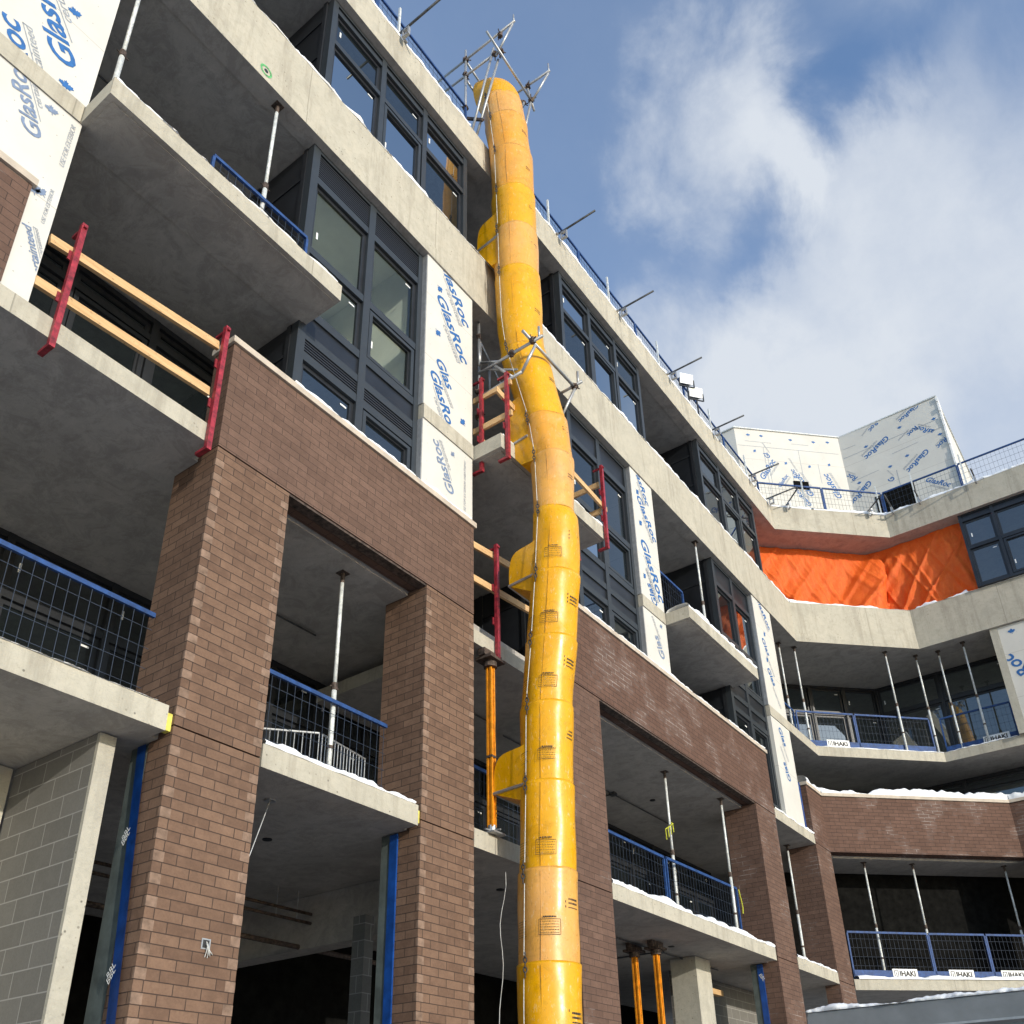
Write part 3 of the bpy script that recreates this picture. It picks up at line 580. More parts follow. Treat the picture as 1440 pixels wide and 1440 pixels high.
for i in range(24):
    z=18.2+i*.19; box(bm,25.96+random.uniform(-.03,.02),26.35,-4.56,-4.505,z,z+.18)
obj('edge_wrap',bm,'white_sign',PEN)

# ------------------------------------------------------------ debris chute
tab=[(22,-.1,.37),(20.48,-.15,.372),(19.35,-.22,.37),(18.66,-.30,.375),(17.59,-.39,.372),(16.54,-.41,.372),(15.55,-.43,.372),(14.47,-.44,.368),(13.4,-.46,.362),(12.76,-.52,.352),(12.0,-.68,.335),(11.19,-.85,.315),(10.47,-.93,.305),(9.5,-.93,.29),(9.4,-.95,.312),(8.4,-.88,.328),(7.47,-.78,.322),(6.64,-.68,.325),(5.54,-.64,.325),(4.53,-.60,.335),(3.5,-.57,.348),(2.94,-.56,.356),(0,-.55,.36)]
def ch(z):
    for (a,ya,ra),(b_,yb,rb) in zip(tab,tab[1:]):
        if z<=a and z>=b_:
            t=(a-z)/(a-b_); return ya+(yb-ya)*t, ra+(rb-ra)*t
    return tab[-1][1:]
CX_=8.9
CHU=thing('debris_chute',(CX_,-.55,1.0),'long yellow segmented debris chute hanging down the front of the building','chute')
AV=Vector((-8.9,-5.7,0)).normalized(); AR=Vector((.58,-.81,0)).normalized()
def cpt(z,th,dr=0.,k=1.):
    y,r_=ch(z); return Vector((CX_,y,z))+(AV*math.cos(th)+AR*math.sin(th))*(r_*k+dr)
def section(z1,z0,mat,hop=False,n=56):
    bm=B(); rings=[]
    H=z1-z0; zs=[z1+.05,z1+.02,z1-.02,z1-.06]+[z1-.06-(H-.06)*i/10 for i in range(1,10)]+[z0+.02,z0-.06]
    for z in zs:
        t=(z1-z)/H
        y,r_=ch(z); k=1.022-.045*t
        if z>z1-.03: k+=.004
        ring=[]
        for i in range(n):
            a=i*2*math.pi/n; d=noise.noise(Vector((math.cos(a)*1.2,math.sin(a)*1.2,z*1.3)))*.022+noise.noise(Vector((math.cos(a)*3,math.sin(a)*3,z*4)))*.003
            ring.append(bm.verts.new((CX_+math.cos(a)*(r_*k+d),y+math.sin(a)*(r_*k+d),z)))
        rings.append(ring)
    for a,b_ in zip(rings,rings[1:]):
        for i in range(n): bm.faces.new((a[i],a[(i+1)%n],b_[(i+1)%n],b_[i]))
    # inner return at top
    y,r_=ch(z1); inn=[bm.verts.new((CX_+math.cos(i*2*math.pi/n)*r_*.96,y+math.sin(i*2*math.pi/n)*r_*.96,z1+.03)) for i in range(n)]
    for i in range(n): bm.faces.new((rings[0][(i+1)%n],rings[0][i],inn[i],inn[(i+1)%n]))
    s=obj('chute_section',bm,mat,CHU,True)
    # vertical seam rib
    bm=B(); pts=[cpt(z1-H*i/6,R(-13),.001,1.012-.04*i/6) for i in range(7)]; polytube(bm,pts,.0035,5); obj('seam',bm,mat,s)
    return s
def hopper(zt,zb,mat,reach=.62,dz=.3):
    """scoop opening towards the building (+Y) with a rounded hood and a sloping floor"""
    yc,r_=ch((zt+zb)/2); bm=B(); n=12; prof=[]
    h=zt-zb; yo=yc+r_*.8+reach; y_s=yc-.05
    topl=[(y_s,zt+.06)]+[(yc+r_*.6+(yo-yc-r_*.6)*u,zb+.3*h+.7*h*(1-u**7)**.5-.02*u) for u in (0,.3,.5,.65,.78,.86,.92,.96,.985,1.0)]
    poly=topl+[(yo,zb),(yc+r_*.75,zb-dz),(y_s,zb-dz-.05)]
    rows=[]
    for s_,k in ((-1,1),(1,1)):
        rows.append([bm.verts.new((CX_+s_*r_*.93*(1-.16*max(0,(y-yc))/max(.01,yo-yc)),y,z)) for y,z in poly])
    a,b_=rows
    for i in range(len(poly)-1):
        bm.faces.new((a[i],a[i+1],b_[i+1],b_[i]))
    bm.faces.new(a); bm.faces.new(b_[::-1])
    bmesh.ops.triangulate(bm,faces=[f for f in bm.faces if len(f.verts)>4])
    s=obj('hopper',bm,mat,CHU)
    bm=B(); w0=.93*r_
    for s_ in (-1,1): tube(bm,(CX_+s_*w0*.99,yc+.1,zb),(CX_+s_*w0*.85,yo,zb),.022,6)
    tube(bm,(CX_-w0*.85,yo,zb),(CX_+w0*.85,yo,zb),.017,6); obj('metal_edge',bm,'galvanized',s)
SEC=[(19.35,18.66,'chute_faded',0),(18.66,17.6,'chute_worn',0),(17.6,16.5,'chute_worn',0),(16.5,15.5,'chute_yellow',1),(15.5,14.47,'chute_faded',0),(14.47,12.72,'chute_yellow',0),(12.72,11.15,'chute_yellow',1),(11.15,10.42,'chute_worn',0),(10.42,9.5,'chute_faded',0),(9.47,8.45,'chute_yellow',1),(8.45,7.5,'chute_yellow',0),(7.5,6.6,'chute_yellow',0),(6.6,5.58,'chute_yellow',1),(5.58,4.53,'chute_yellow',0),(4.53,3.5,'chute_faded',0),(3.5,2.3,'chute_yellow',0),(2.3,1.1,'chute_yellow',0)]
rnd=random.Random(3)
def labels(sec,z1,z0,box_):
    bm=B()
    def patch(th0,th1,za,zb):
        n=max(1,int(abs(th1-th0)/R(4))); rt_=(z1-(za+zb)/2)/(z1-z0); k=1.022-.045*rt_
        for i in range(n):
            a=th0+(th1-th0)*i/n; b_=th0+(th1-th0)*(i+1)/n
            q=[cpt(za,a,.014,k),cpt(za,b_,.014,k),cpt(zb,b_,.014,k),cpt(zb,a,.014,k)]; bm.faces.new([bm.verts.new(v) for v in q])
    def words(t0,t1,z,h,fill=.75):
        t=t0
        while t<t1-R(.8):
            l=min(t1-t,R(rnd.uniform(1.2,4.5))); patch(t,t+l*fill,z,z+h); t+=l+R(.5)
    zc=z0+(z1-z0)*rnd.uniform(.14,.32); h=rnd.uniform(.13,.17); jt=R(rnd.uniform(-7,6))
    if not box_: 
        zr=zc+.30
        for i in range(2): words(R(42),R(62),zr+i*.045,.018,.9)
        obj('printed_label',bm,'black_ink',sec); return
    # warning box left of centre
    a0,a1=R(-22)+jt,R(18)+jt
    for z in (zc,zc+h): patch(a0,a1,z,z+.005)
    for a in (a0,a1): patch(a-R(.35),a+R(.35),zc,zc+h)
    words(R(-14)+jt,R(10)+jt,zc+h+.02,.016,.85)
    for i in range(5): words(a0+R(2),a1-R(2),zc+.02+i*.03,.006)
    a0,a1=R(-68),R(-42)
    for z in (zc,zc+h): patch(a0,a1,z,z+.005)
    for i in range(5): words(a0,a1-R(2),zc+.02+i*.03,.006)
    # heading on the right with three symbols
    zr=zc+.30
    for i in range(3):
        words(R(40),R(64),zr+i*.045,.022 if i else .014,.9); patch(R(33),R(35),zr+i*.055,zr+i*.055+.025)
    obj('printed_label',bm,'black_ink',sec)
def chain(z1,z0,th):
    bm=B(); z=z1; k=0
    while z>z0:
        c=cpt(z,th,.03); u=Vector((0,0,1)); s=(AR if k%2 else AV)
        pts=[c+u*.034*math.cos(t)*1.0+s*.018*math.sin(t) for t in [i*2*math.pi/8 for i in range(9)]]
        polytube(bm,pts,.007,4); z-=.052; k+=1
    obj('chain',bm,'dark_pipe',CHU)
for i,(a,b_,mt_,hp) in enumerate(SEC):
    s=section(a,b_,mt_)
    if hp: hopper(*{3:(16.02,15.42,mt_,.30,.60),6:(11.72,10.88,mt_,.27,.45),9:(9.02,8.50,mt_,.33,.22),12:(6.12,5.62,mt_,.37,.17)}[i])
    if i>0 : labels(s,a,b_,i>=9)
    chain(a+.12,a-.12,R(-46+rnd.uniform(-4,4))); 
    bm=B(); polytube(bm,[cpt(a-.12-(a-b_-.24)*k/5,R(-46),.025) for k in range(6)],.0045,5); obj('hanging_cable',bm,'white_steel',CHU)
    chain(a+.12,a-.12,R(134))
# elbow at the top opening towards the roof
bm=B(); rings=[]; n=48
for k in range(11):
    t=R(78)*k/10; y0_,r_=ch(19.35); cz=19.35+.66*math.sin(t); cy=y0_+.50*(1-math.cos(t)); tn=Vector((0,math.sin(t),math.cos(t)))
    e1=Vector((1,0,0)); e2=tn.cross(e1); c=Vector((CX_,cy,cz)); rr=.372*(1-.0*k)
    rings.append([bm.verts.new(c+(e1*math.cos(i*2*math.pi/n)+e2*math.sin(i*2*math.pi/n))*rr) for i in range(n)])
for a,b_ in zip(rings,rings[1:]):
    for i in range(n): bm.faces.new((a[i],a[(i+1)%n],b_[(i+1)%n],b_[i]))
obj('chute_elbow',bm,'chute_yellow',CHU,True)
bm=B(); 
for s_ in (-1,1): beam(bm,(CX_+s_*.45,-.1,18.6),(CX_+s_*.45,1.1,19.9),.04,.05); 
box(bm,CX_-.46,CX_+.46,.55,.62,18.4,19.3); obj('support_bracket',bm,'rusty_steel',CHU)

# ------------------------------------------------------------ scaffold frames
def frame_thing(name,loc,lab,tubes,joints,cat='scaffold'):
    t=thing(name,loc,lab,cat)
    for a,b_,r_ in tubes: bm=B(); tube(bm,a,b_,r_,10); obj('tube',bm,'galvanized',t,True)
    for j in joints:
        bm=B(); j=Vector(j)
        for k in range(3):
            d=Vector((random.uniform(-1,1),random.uniform(-1,1),random.uniform(-1,1))).normalized()
            beam(bm,j-d*.05,j+d*.05,.06,.07); tube(bm,j+d*.03,j+d*.11,.010,5)
        obj('coupler',bm,'rusty_steel',t)
r=.024
T=[((8.42,.29,18.2),(8.42,.29,21.15),r),((8.6,.45,20.5),(8.6,.45,21.1),r*.8),
   ((8.42,1.4,20.84),(8.42,-.90,20.84),r),((8.42,1.3,20.36),(8.42,-.36,20.29),r),
   ((7.97,-.56,20.20),(9.42,-.56,19.98),r),((8.40,.32,20.9),(9.2,.32,20.75),r),((8.40,.32,20.3),(9.1,.32,20.2),r),
   ((8.42,-.84,20.8),(8.42,-.45,20.2),r),((8.42,-.87,20.84),(8.42,-.87,21.06),r*.7),
   ((8.40,-.40,20.45),(8.40,.16,18.25),r),((8.48,-.45,20.15),(8.48,.10,18.25),r),
   ((9.4,.3,20.6),(9.4,-1.02,20.5),r),((9.4,-.98,20.45),(9.4,-.58,19.95),r),((9.4,-.99,20.45),(9.4,-.99,20.75),r*.7),
   ((9.4,-.56,20.0),(9.4,-.30,18.9),r),((9.4,-.38,20.1),(9.4,-.1,18.3),r),((9.38,-.5,20.4),(9.55,-.52,19.9),r),((9.4,-.30,18.9),(9.4,-.1,18.3),r)]
frame_thing('scaffold_frame',(9.2,.4,18.2),'galvanized tube scaffold standing on the roof round the top of the yellow chute',T,[(8.42,.29,20.84),(8.42,.29,20.34),(8.42,-.42,20.28),(8.42,-.55,20.75),(8.42,-.56,20.2),(9.4,-.56,20.0),(9.4,-.5,20.5),(9.42,-.35,20.15),(8.42,.29,19.3)])
T=[((8.68,.2,10.86),(8.68,.2,13.98),r),((8.68,.19,12.85),(8.68,.19,13.37),r*1.45),
   ((8.42,-.0,12.37),(8.42,-1.18,12.40),r),((8.42,.0,11.88),(8.42,-.79,11.92),r),((8.2,-.98,12.44),(9.62,-.98,12.44),r),
   ((8.44,-1.04,12.33),(8.44,-.77,11.92),r),((8.7,.22,13.5),(9.6,.3,12.9),r*.8),((8.44,-.28,12.38),(8.44,-.62,11.93),r),((8.44,-.18,12.36),(8.6,-.72,12.15),r*.8),
   ((9.6,-.45,12.45),(9.6,-1.12,12.47),r),((9.6,-1.0,12.43),(9.6,-.60,11.8),r),((8.42,-1.12,12.4),(8.42,-1.12,12.62),r*.8),((9.6,-1.05,12.46),(9.6,-1.05,12.72),r*.8),((8.95,.2,12.5),(8.95,.2,13.1),r*.9),((8.7,.2,12.95),(8.42,-.35,12.40),r*.8)]
frame_thing('scaffold_frame',(9.2,.3,10.85),'galvanized tube bracket scaffold holding the chute off the balcony half way up',T,[(8.42,-1.0,12.42),(8.42,-.62,12.40),(9.6,-.98,12.45),(8.68,.2,13.5),(8.68,.2,12.3),(8.68,.2,11.8)])

# ------------------------------------------------------------ shoring posts
def shore(x,y,z0,z1,lab,group='steel shoring posts holding up the slabs',dx=0):
    t=thing('shoring_post',(x,y,z0),lab,'prop',group); m_=z0+(z1-z0)*.46
    bm=B(); tube(bm,(x,y,z0+.01),(x,y,m_),.030,12); obj('outer_tube',bm,'white_steel',t,True)
    bm=B(); tube(bm,(x,y,m_),(x,y,z1-.1),.023,12); obj('inner_tube',bm,'white_steel',t,True)
    bm=B(); tube(bm,(x,y,m_-.04),(x,y,m_+.05),.037,12); tube(bm,(x-.07,y,m_),(x+.07,y,m_),.007,6); tube(bm,(x,y,z0+.55),(x,y,z0+.59),.036,12); obj('collar',bm,'rusty_steel',t)
    bm=B(); box(bm,x-.06,x+.06,y-.06,y+.06,z0,z0+.01); obj('base_plate',bm,'rusty_steel',t)
    bm=B(); box(bm,x-.06,x+.06,y-.06,y+.06,z1-.012,z1-.002); tube(bm,(x,y,z1-.14),(x,y,z1-.012),.026,10); obj('head_plate',bm,'rusty_steel',t)
for a in ((2.42,.15,10.85,13.83,'white post on the big left balcony, cut by the top of the photo'),(4.35,.12,10.85,13.83,'white post at the right end of the big left balcony'),
    (6.5,.59,5.11,7.95,'white post between the two near brick piers'),(14.69,.6,5.11,7.95,'grey post with yellow ribbon in the wide brick bay right of the chute'),(16.68,.41,5.11,7.95,'sunlit white post nearest the far pier of the wide brick bay'),
    (16.4,.13,10.85,13.83,'grey post on the snow-covered balcony'),(20.5,.55,5.11,7.95,'thin dark post in the narrow gap between the two far brick piers'),
    (21.95,.42,10.85,13.83,'leftmost post of the corner balcony, by the sheathed pier'),(22.42,.17,10.85,13.83,'second post from the left on the corner balcony'),(24.23,-1.70,10.85,13.83,'third post from the left on the corner balcony, left of its bend'),
    (24.98,-2.31,10.85,13.83,'bright post standing right at the bend of the corner balcony'),(25.1,-2.87,10.85,13.83,'post just right of the corner balcony bend'),(24.99,-3.53,10.85,13.83,'rightmost post of the corner balcony, over the white sign'),
    (23.06,-.38,5.11,7.95,'sunlit leftmost post of the brick-framed opening at lower right'),(23.98,-1.27,5.11,7.95,'grey middle post of the brick-framed opening at lower right'),(25.68,-3.02,5.11,7.95,'post at the right edge of the lower right opening')): shore(*a)
def yshore(x,y,z0,z1,lab):
    t=thing('shoring_tower_leg',(x,y,z0),lab,'prop','thick yellow shores')
    for dx,dy in ((-.03,-.03),(.03,-.03),(.03,.03),(-.03,.03)): bm=B(); box(bm,x+dx-.012,x+dx+.012,y+dy-.012,y+dy+.012,z0+.1,z1-.14); bev(bm,.003); obj('rib',bm,'orange_yellow',t)
    bm=B(); box(bm,x-.025,x+.025,y-.025,y+.025,z0+.1,z1-.14); obj('core',bm,'orange_yellow',t)
    bm=B(); box(bm,x-.16,x+.16,y-.13,y+.13,z1-.14,z1-.10); box(bm,x-.19,x+.19,y-.05,y+.05,z1-.1,z1-.002); tube(bm,(x,y,z1-.22),(x,y,z1-.13),.09,12); obj('head_plate',bm,'rusty_steel',t)
    bm=B(); tube(bm,(x,y,z0),(x,y,z0+.12),.05,10); box(bm,x-.12,x+.12,y-.12,y+.12,z0,z0+.02)
    for k in range(4): tube(bm,(x,y,z0+.06),(x+.13*math.cos(k*1.57),y+.13*math.sin(k*1.57),z0+.05),.014,5)
    obj('screw_foot',bm,'galvanized',t)
    bm=B(); box(bm,x-.048,x+.048,y-.048,y+.048,(z0+z1)/2-.25,(z0+z1)/2-.22); obj('strap',bm,'rusty_steel',t)
yshore(8.66,.02,5.11,7.6,'yellow ribbed shore left of the chute, under the red guard post')
yshore(14.3,1.3,1.6,4.88,'left one of two yellow shores under the wide bay slab'); yshore(14.35,.92,1.6,4.88,'right one of two yellow shores under the wide bay slab, nearer the facade')

# ------------------------------------------------------------ mesh guard rails
def guard(p0,p1,z0,z1,lab,toe=True,ends=True,group='blue mesh guard rail panels',dx=.105,dz=.2,wr=.0023,sign=None):
    p0=Vector((*p0,0));p1=Vector((*p1,0)); d=(p1-p0); ln=d.length; d.normalize()
    t=thing('guard_rail_panel',(p0.x,p0.y,z0),lab,'guard rail',group)
    bm=B(); up_=Vector((0,0,1)); nn=Vector((-d.y,d.x,0))
    beam(bm,p0+up_*z1,p1+up_*z1,.035,.045); beam(bm,p0+up_*(z0+.04),p1+up_*(z0+.04),.03,.03)
    for q in ((p0,p1) if ends else ()): beam(bm,q+up_*z0,q+up_*(z1-.023),.035,.035,tuple(d))
    obj('frame',bm,'blue_paint',t)
    bm=B(); u=dx
    while u<ln-.02: beam(bm,p0+d*u+up_*(z0+.06),p0+d*u+up_*(z1-.02),wr*2,wr*2,tuple(d)); u+=dx
    z=z0+.12
    while z<z1-.08: beam(bm,p0+up_*z+nn*.007,p1+up_*z+nn*.007,wr*2,wr*2); z+=dz
    obj('wire_mesh',bm,'wire',t)
    if toe:
        bm=B(); beam(bm,p0+up_*(z0+.12)-nn*.03,p1+up_*(z0+.12)-nn*.03,.004,.2); tb=obj('toe_board',bm,'blue_paint',t)
        if sign:
            for s0 in sign:
                bm=B(); a=p0+d*s0-nn*.036; b_=p0+d*(s0+.62)-nn*.036; beam(bm,a+up_*(z0+.16),b_+up_*(z0+.16),.004,.19); sg=obj('sign',bm,'white_sign',t)
                bm=B(); O=a-nn*.0045; stamp(bm,'IHAKI',O,d,VZ,-nn,(.17,z0+.10),(.56,z0+.10),shear=0,bold=.03)
                for q in (((.04,z0+.09),(.04,z0+.215)),((.04,z0+.215),(.13,z0+.215)),((.13,z0+.215),(.13,z0+.09)),((.085,z0+.09),(.085,z0+.18))): line(bm,O,d,VZ,-nn,q[0],q[1],.014)
                obj('sign_lettering',bm,'black_ink',sg)
    return t
guard((1.0,.5),(4.15,.52),5.13,6.2,'blue mesh rail left of the nearest brick pier',toe=False,ends=False)
guard((-2.1,.5),(.96,.5),5.13,6.2,'blue mesh rail at the far left under the concrete ceiling',toe=False,ends=False)
guard((5.16,.53),(7.3,.53),5.13,6.2,'blue mesh rail between the two near brick piers',toe=False,ends=False)
guard((11.4,.52),(14.15,.52),5.13,6.2,'blue mesh rail at the left of the wide brick bay',toe=False)
guard((14.2,.5),(16.9,.42),5.13,6.2,'blue mesh rail at the right of the wide brick bay',toe=False)
guard((8.3,.5),(10.4,.5),5.13,6.2,'dark mesh rail behind the chute between brick piers',toe=False)
guard((3.62,.1),(5.0,.06),10.87,11.93,'blue mesh rail on the big left balcony',toe=False)
guard((14.25,.10),(15.3,.10),10.87,11.93,'blue mesh rail on the snow-covered balcony',toe=False)
guard((21.5,.4),(22.15,.4),10.87,11.9,'short rail panel at the left end of the corner balcony')
guard((22.2,.35),(23.35,-.75),10.87,11.9,'grey topped rail panel left on the corner balcony',sign=(.7,))
guard((23.38,-.78),(24.9,-2.25),10.87,11.9,'blue topped rail panel left of the corner balcony bend')
guard((25.1,-2.5),(25.12,-4.2),10.87,11.9,'blue rail panel right of the corner balcony bend with a white sign',sign=(.9,))
guard((22.15,.05),(23.65,-1.32),5.13,6.2,'left blue panel of the lower right opening with a white sign',sign=(.95,))
guard((23.68,-1.35),(24.7,-2.35),5.13,6.2,'middle blue panel of the lower right opening with a white sign',sign=(.3,))
guard((24.73,-2.38),(26.3,-3.9),5.13,6.2,'right blue panel of the lower right opening with a white sign',sign=(.15,))
xs_=[3.5,5.9,8.3]; 
for k,(a,b_) in enumerate(((3.6,6.0),(6.04,8.4),(10.2,12.3),(12.34,14.8),(14.84,17.3),(17.34,19.7),(19.74,22.1))):
    nm=['far left','second from left, beside the scaffold','just right of the chute','third right of the chute','left of the floodlights','right of the floodlights','last before the roof corner'][k]
    guard((a,.27),(b_,.27),18.22,19.3,'roof edge mesh rail panel '+nm,toe=False,group='blue mesh rails along the roof edge',dx=.11)
for k,(a,b_) in enumerate((((22.15,.30),(23.55,-1.1)),((23.58,-1.13),(24.9,-2.45)),((24.92,-2.5),(24.92,-4.6)),((24.92,-4.64),(24.92,-6.8)),((24.92,-6.84),(24.92,-9)))):
    nm=['left of the penthouse corner','below the penthouse corner','under the shaded penthouse face','beside the penthouse edge','at the right edge of the photo'][k]
    guard(a,b_,18.22,19.3,'roof corner mesh rail panel '+nm,toe=k>1,group='blue mesh rails along the roof edge',dx=.11)
# crowd barrier in the near bay
t=thing('crowd_barrier',(6.2,.75,5.11),'grey steel crowd barrier behind the white post in the near brick bay','barrier')
for (ax,ay),(bx,by) in (((5.5,1.5),(6.45,.72)),((6.5,.72),(7.3,.85))):
    bm=B(); a=Vector((ax,ay,5.15)); b_=Vector((bx,by,5.15)); U_=(b_-a)
    for z in (0,.72): tube(bm,a+Vector((0,0,z)),b_+Vector((0,0,z)),.014,6)
    for k in range(15): q=a+U_*k/14; tube(bm,q,q+Vector((0,0,.72)),.006,5)
    obj('barrier_panel',bm,'galvanized',t)

# ------------------------------------------------------------ red guard posts and lumber rails
def redpost(x,y,z0,z1,lab,dirn=(0,1,0)):
    t=thing('guard_post',(x,y,z0),lab,'post','red clamp-on guard posts'); d=Vector(dirn)
    bm=B(); box(bm,x-.026,x+.026,y-.026,y+.026,z0,z1); bev(bm,.006); obj('post',bm,'red_paint',t)
    bm=B(); p=Vector((x,y,z0+.02)); beam(bm,p,p+d*.16,.05,.035); p2=Vector((x,y,z1-.05)); beam(bm,p2-d*.05,p2+d*.16,.03,.03); obj('clamp_arm',bm,'red_paint',t)
    bm=B()
    for z in (z0+.55,z0+1.08): box(bm,x-.05,x+.05,y+.034,y+.05,z,z+.11)
    obj('rail_bracket',bm,'red_paint',t)
redpost(2.44,-.045,7.82,9.36,'red clamp post at the left end of the loggia with lumber rails'); redpost(4.05,-.045,7.82,9.47,'red clamp post where the loggia meets the near brick pier')
redpost(8.74,-.045,7.5,9.35,'red clamp post left of the chute, above the yellow shore')
redpost(8.40,-.06,10.42,12.22,'red post at the inner corner of the balcony left of the chute'); redpost(8.40,-.53,10.42,12.05,'red post at the outer corner of the balcony left of the chute')
redpost(11.1,-.53,10.40,12.1,'tall red post at the outer corner of the balcony right of the chute'); redpost(11.1,.02,10.40,11.6,'short red post in the shade right of the chute')
def plank(p0,p1,lab,w_=.04,h=.10,grp='lumber guard rails'):
    bm=B(); beam(bm,p0,p1,w_,h); o=obj('timber_rail',bm,'lumber'); c=(Vector(p0)+Vector(p1))/2
    for v in o.data.vertices: v.co-=c
    o.location=c; tag(o,lab,'rail',grp)
plank((2.22,.02,9.0),(4.02,.02,9.22),'upper lumber rail across the loggia left of the brick parapet'); plank((2.2,.02,8.45),(4.0,.02,8.57),'lower lumber rail across the loggia left of the brick parapet')
plank((8.3,.03,9.14),(10.4,.03,9.42),'upper lumber rail left of the chute behind the red post'); plank((8.3,.03,8.60),(10.4,.03,8.80),'lower lumber rail left of the chute behind the red post')
plank((8.42,.10,11.85),(8.42,-.6,11.85),'short upper lumber end rail between the two red posts'); plank((8.42,.10,11.25),(8.42,-.6,11.25),'short lower lumber end rail between the two red posts')
plank((8.2,-.48,11.6),(11.25,-.48,11.28),'long sloping lumber rail passing behind the chute'); plank((8.45,-.02,11.05),(9.6,-.02,10.95),'short lumber rail lying low behind the red posts')
plank((11.12,.10,11.75),(11.12,-.45,11.75),'short upper lumber end rail right of the chute'); plank((11.12,.1,11.2),(11.12,-.45,11.2),'short lower lumber end rail right of the chute')

# ------------------------------------------------------------ roof outriggers, stanchions, floodlights
names=['leftmost','second','third','fourth','fifth','sixth','seventh']
def outr(x,i,y0=-.02,dx=0,dy=-1,lab=None,z=18.30,L_=.86,xb=None):
    t=thing('roof_outrigger',(x,y0,18.2),lab or ('steel outrigger pipe clamped to the roof edge, %s one along the long facade'%names[i]),'outrigger','outrigger pipes clamped to the roof edge')
    d=Vector((dx,dy,0)); p=Vector((x,y0,z)); bm=B(); tube(bm,p-d*.5,p+d*L_,.021,10); obj('pipe',bm,'dark_pipe',t,True)
    s=Vector((-dy,dx,0)); bm=B(); c=p+d*.06
    beam(bm,c+Vector((0,0,-.05)),c+d*.12+Vector((0,0,-.05)),.05,.03); beam(bm,c+Vector((0,0,-.22)),c+d*.12+Vector((0,0,-.22)),.05,.03); beam(bm,c+d*.0+Vector((0,0,-.235)),c+Vector((0,0,-.035)),.05,.02,tuple(d)); beam(bm,c+d*.12+Vector((0,0,-.235)),c+d*.12+Vector((0,0,-.035)),.05,.02,tuple(d))
    obj('clamp',bm,'galvanized',t)
for i,x in enumerate((6.33,11.05,13.45,15.8,18.2,20.5,21.75)): outr(x,i)
q=.7071
outr(22.35,0,-.37,-q,-q,'steel outrigger on the angled roof edge nearest the inside corner',L_=.75); outr(24.1,0,-2.15,-q,-q,'steel outrigger on the angled roof edge near the bend',L_=.75); outr(24.43,0,-2.75,-1,0,'steel outrigger just right of the roof bend',L_=.8); outr(24.43,0,-3.5,-1,0,'short steel outrigger below the shaded penthouse face',L_=.5); outr(24.43,0,-5.0,-1,0,'steel outrigger left of the dark top windows',L_=.5)
for i,(x,y) in enumerate(((6.45,.16),(10.98,.16),(13.37,.16),(15.7,.16),(18.6,.16),(20.9,.16),(22.9,-.75),(24.6,-2.4),(24.62,-4.75),(24.62,-3.4))):
    t=thing('roof_stanchion',(x,y,18.2),['pale stanchion at the top left of the roof edge','pale stanchion right beside the chute','pale stanchion right of the chute over the windows','pale stanchion in the middle of the roof edge','pale stanchion next to the floodlights','pale stanchion before the roof corner','pale stanchion left of the penthouse corner','pale stanchion at the roof bend','pale stanchion beside the penthouse edge','pale stanchion below the shaded penthouse face'][i],'stanchion','stanchions on the roof edge')
    bm=B(); box(bm,x-.018,x+.018,y-.018,y+.018,18.2,19.40); obj('post',bm,'white_steel',t); bm=B(); box(bm,x-.03,x+.03,y-.2,y+.03,18.205,18.24); obj('foot',bm,'galvanized',t)
def flood(x,y,z,lab):
    t=thing('floodlight',(x,y,z-.4),lab,'floodlight','pair of floodlights on the roof edge')
    d=Vector((-.55,-.70,-.15)).normalized(); s=d.cross(Vector((0,0,1))).normalized(); u=s.cross(d); c=Vector((x,y,z))
    def bx(bm,a,b_,w_,h,b2=None):
        v=[]
        for q_,(ww,hh) in ((a,(w_,h)),(b_,b2 or (w_,h))):
            for i,j in ((-1,-1),(1,-1),(1,1),(-1,1)): v.append(bm.verts.new(c+d*q_+s*i*ww/2+u*j*hh/2))
        for f in ((0,1,2,3),(7,6,5,4),(0,4,5,1),(1,5,6,2),(2,6,7,3),(3,7,4,0)): bm.faces.new([v[i] for i in f])
    bm=B(); bx(bm,-.16,0,.22,.16,(.34,.27)); obj('housing',bm,'lamp_black',t)
    bm=B(); bx(bm,.001,.02,.36,.29); obj('rim',bm,'galvanized',t)
    bm=B(); bx(bm,.0205,.026,.31,.24); obj('lens',bm,'lamp_glass',t)
    bm=B(); beam(bm,c-s*.2,c-s*.2-Vector((0,0,.25)),.03,.02); beam(bm,c+s*.2,c+s*.2-Vector((0,0,.25)),.03,.02); tube(bm,c-Vector((0,0,.25)),c-Vector((0,0,.9)),.02,6); beam(bm,c-s*.2-Vector((0,0,.25)),c+s*.2-Vector((0,0,.25)),.03,.02); obj('yoke',bm,'lamp_black',t)
flood(17.22,.12,19.35,'upper left floodlight of the pair on the roof edge'); flood(17.75,.12,19.30,'lower right floodlight of the pair on the roof edge')

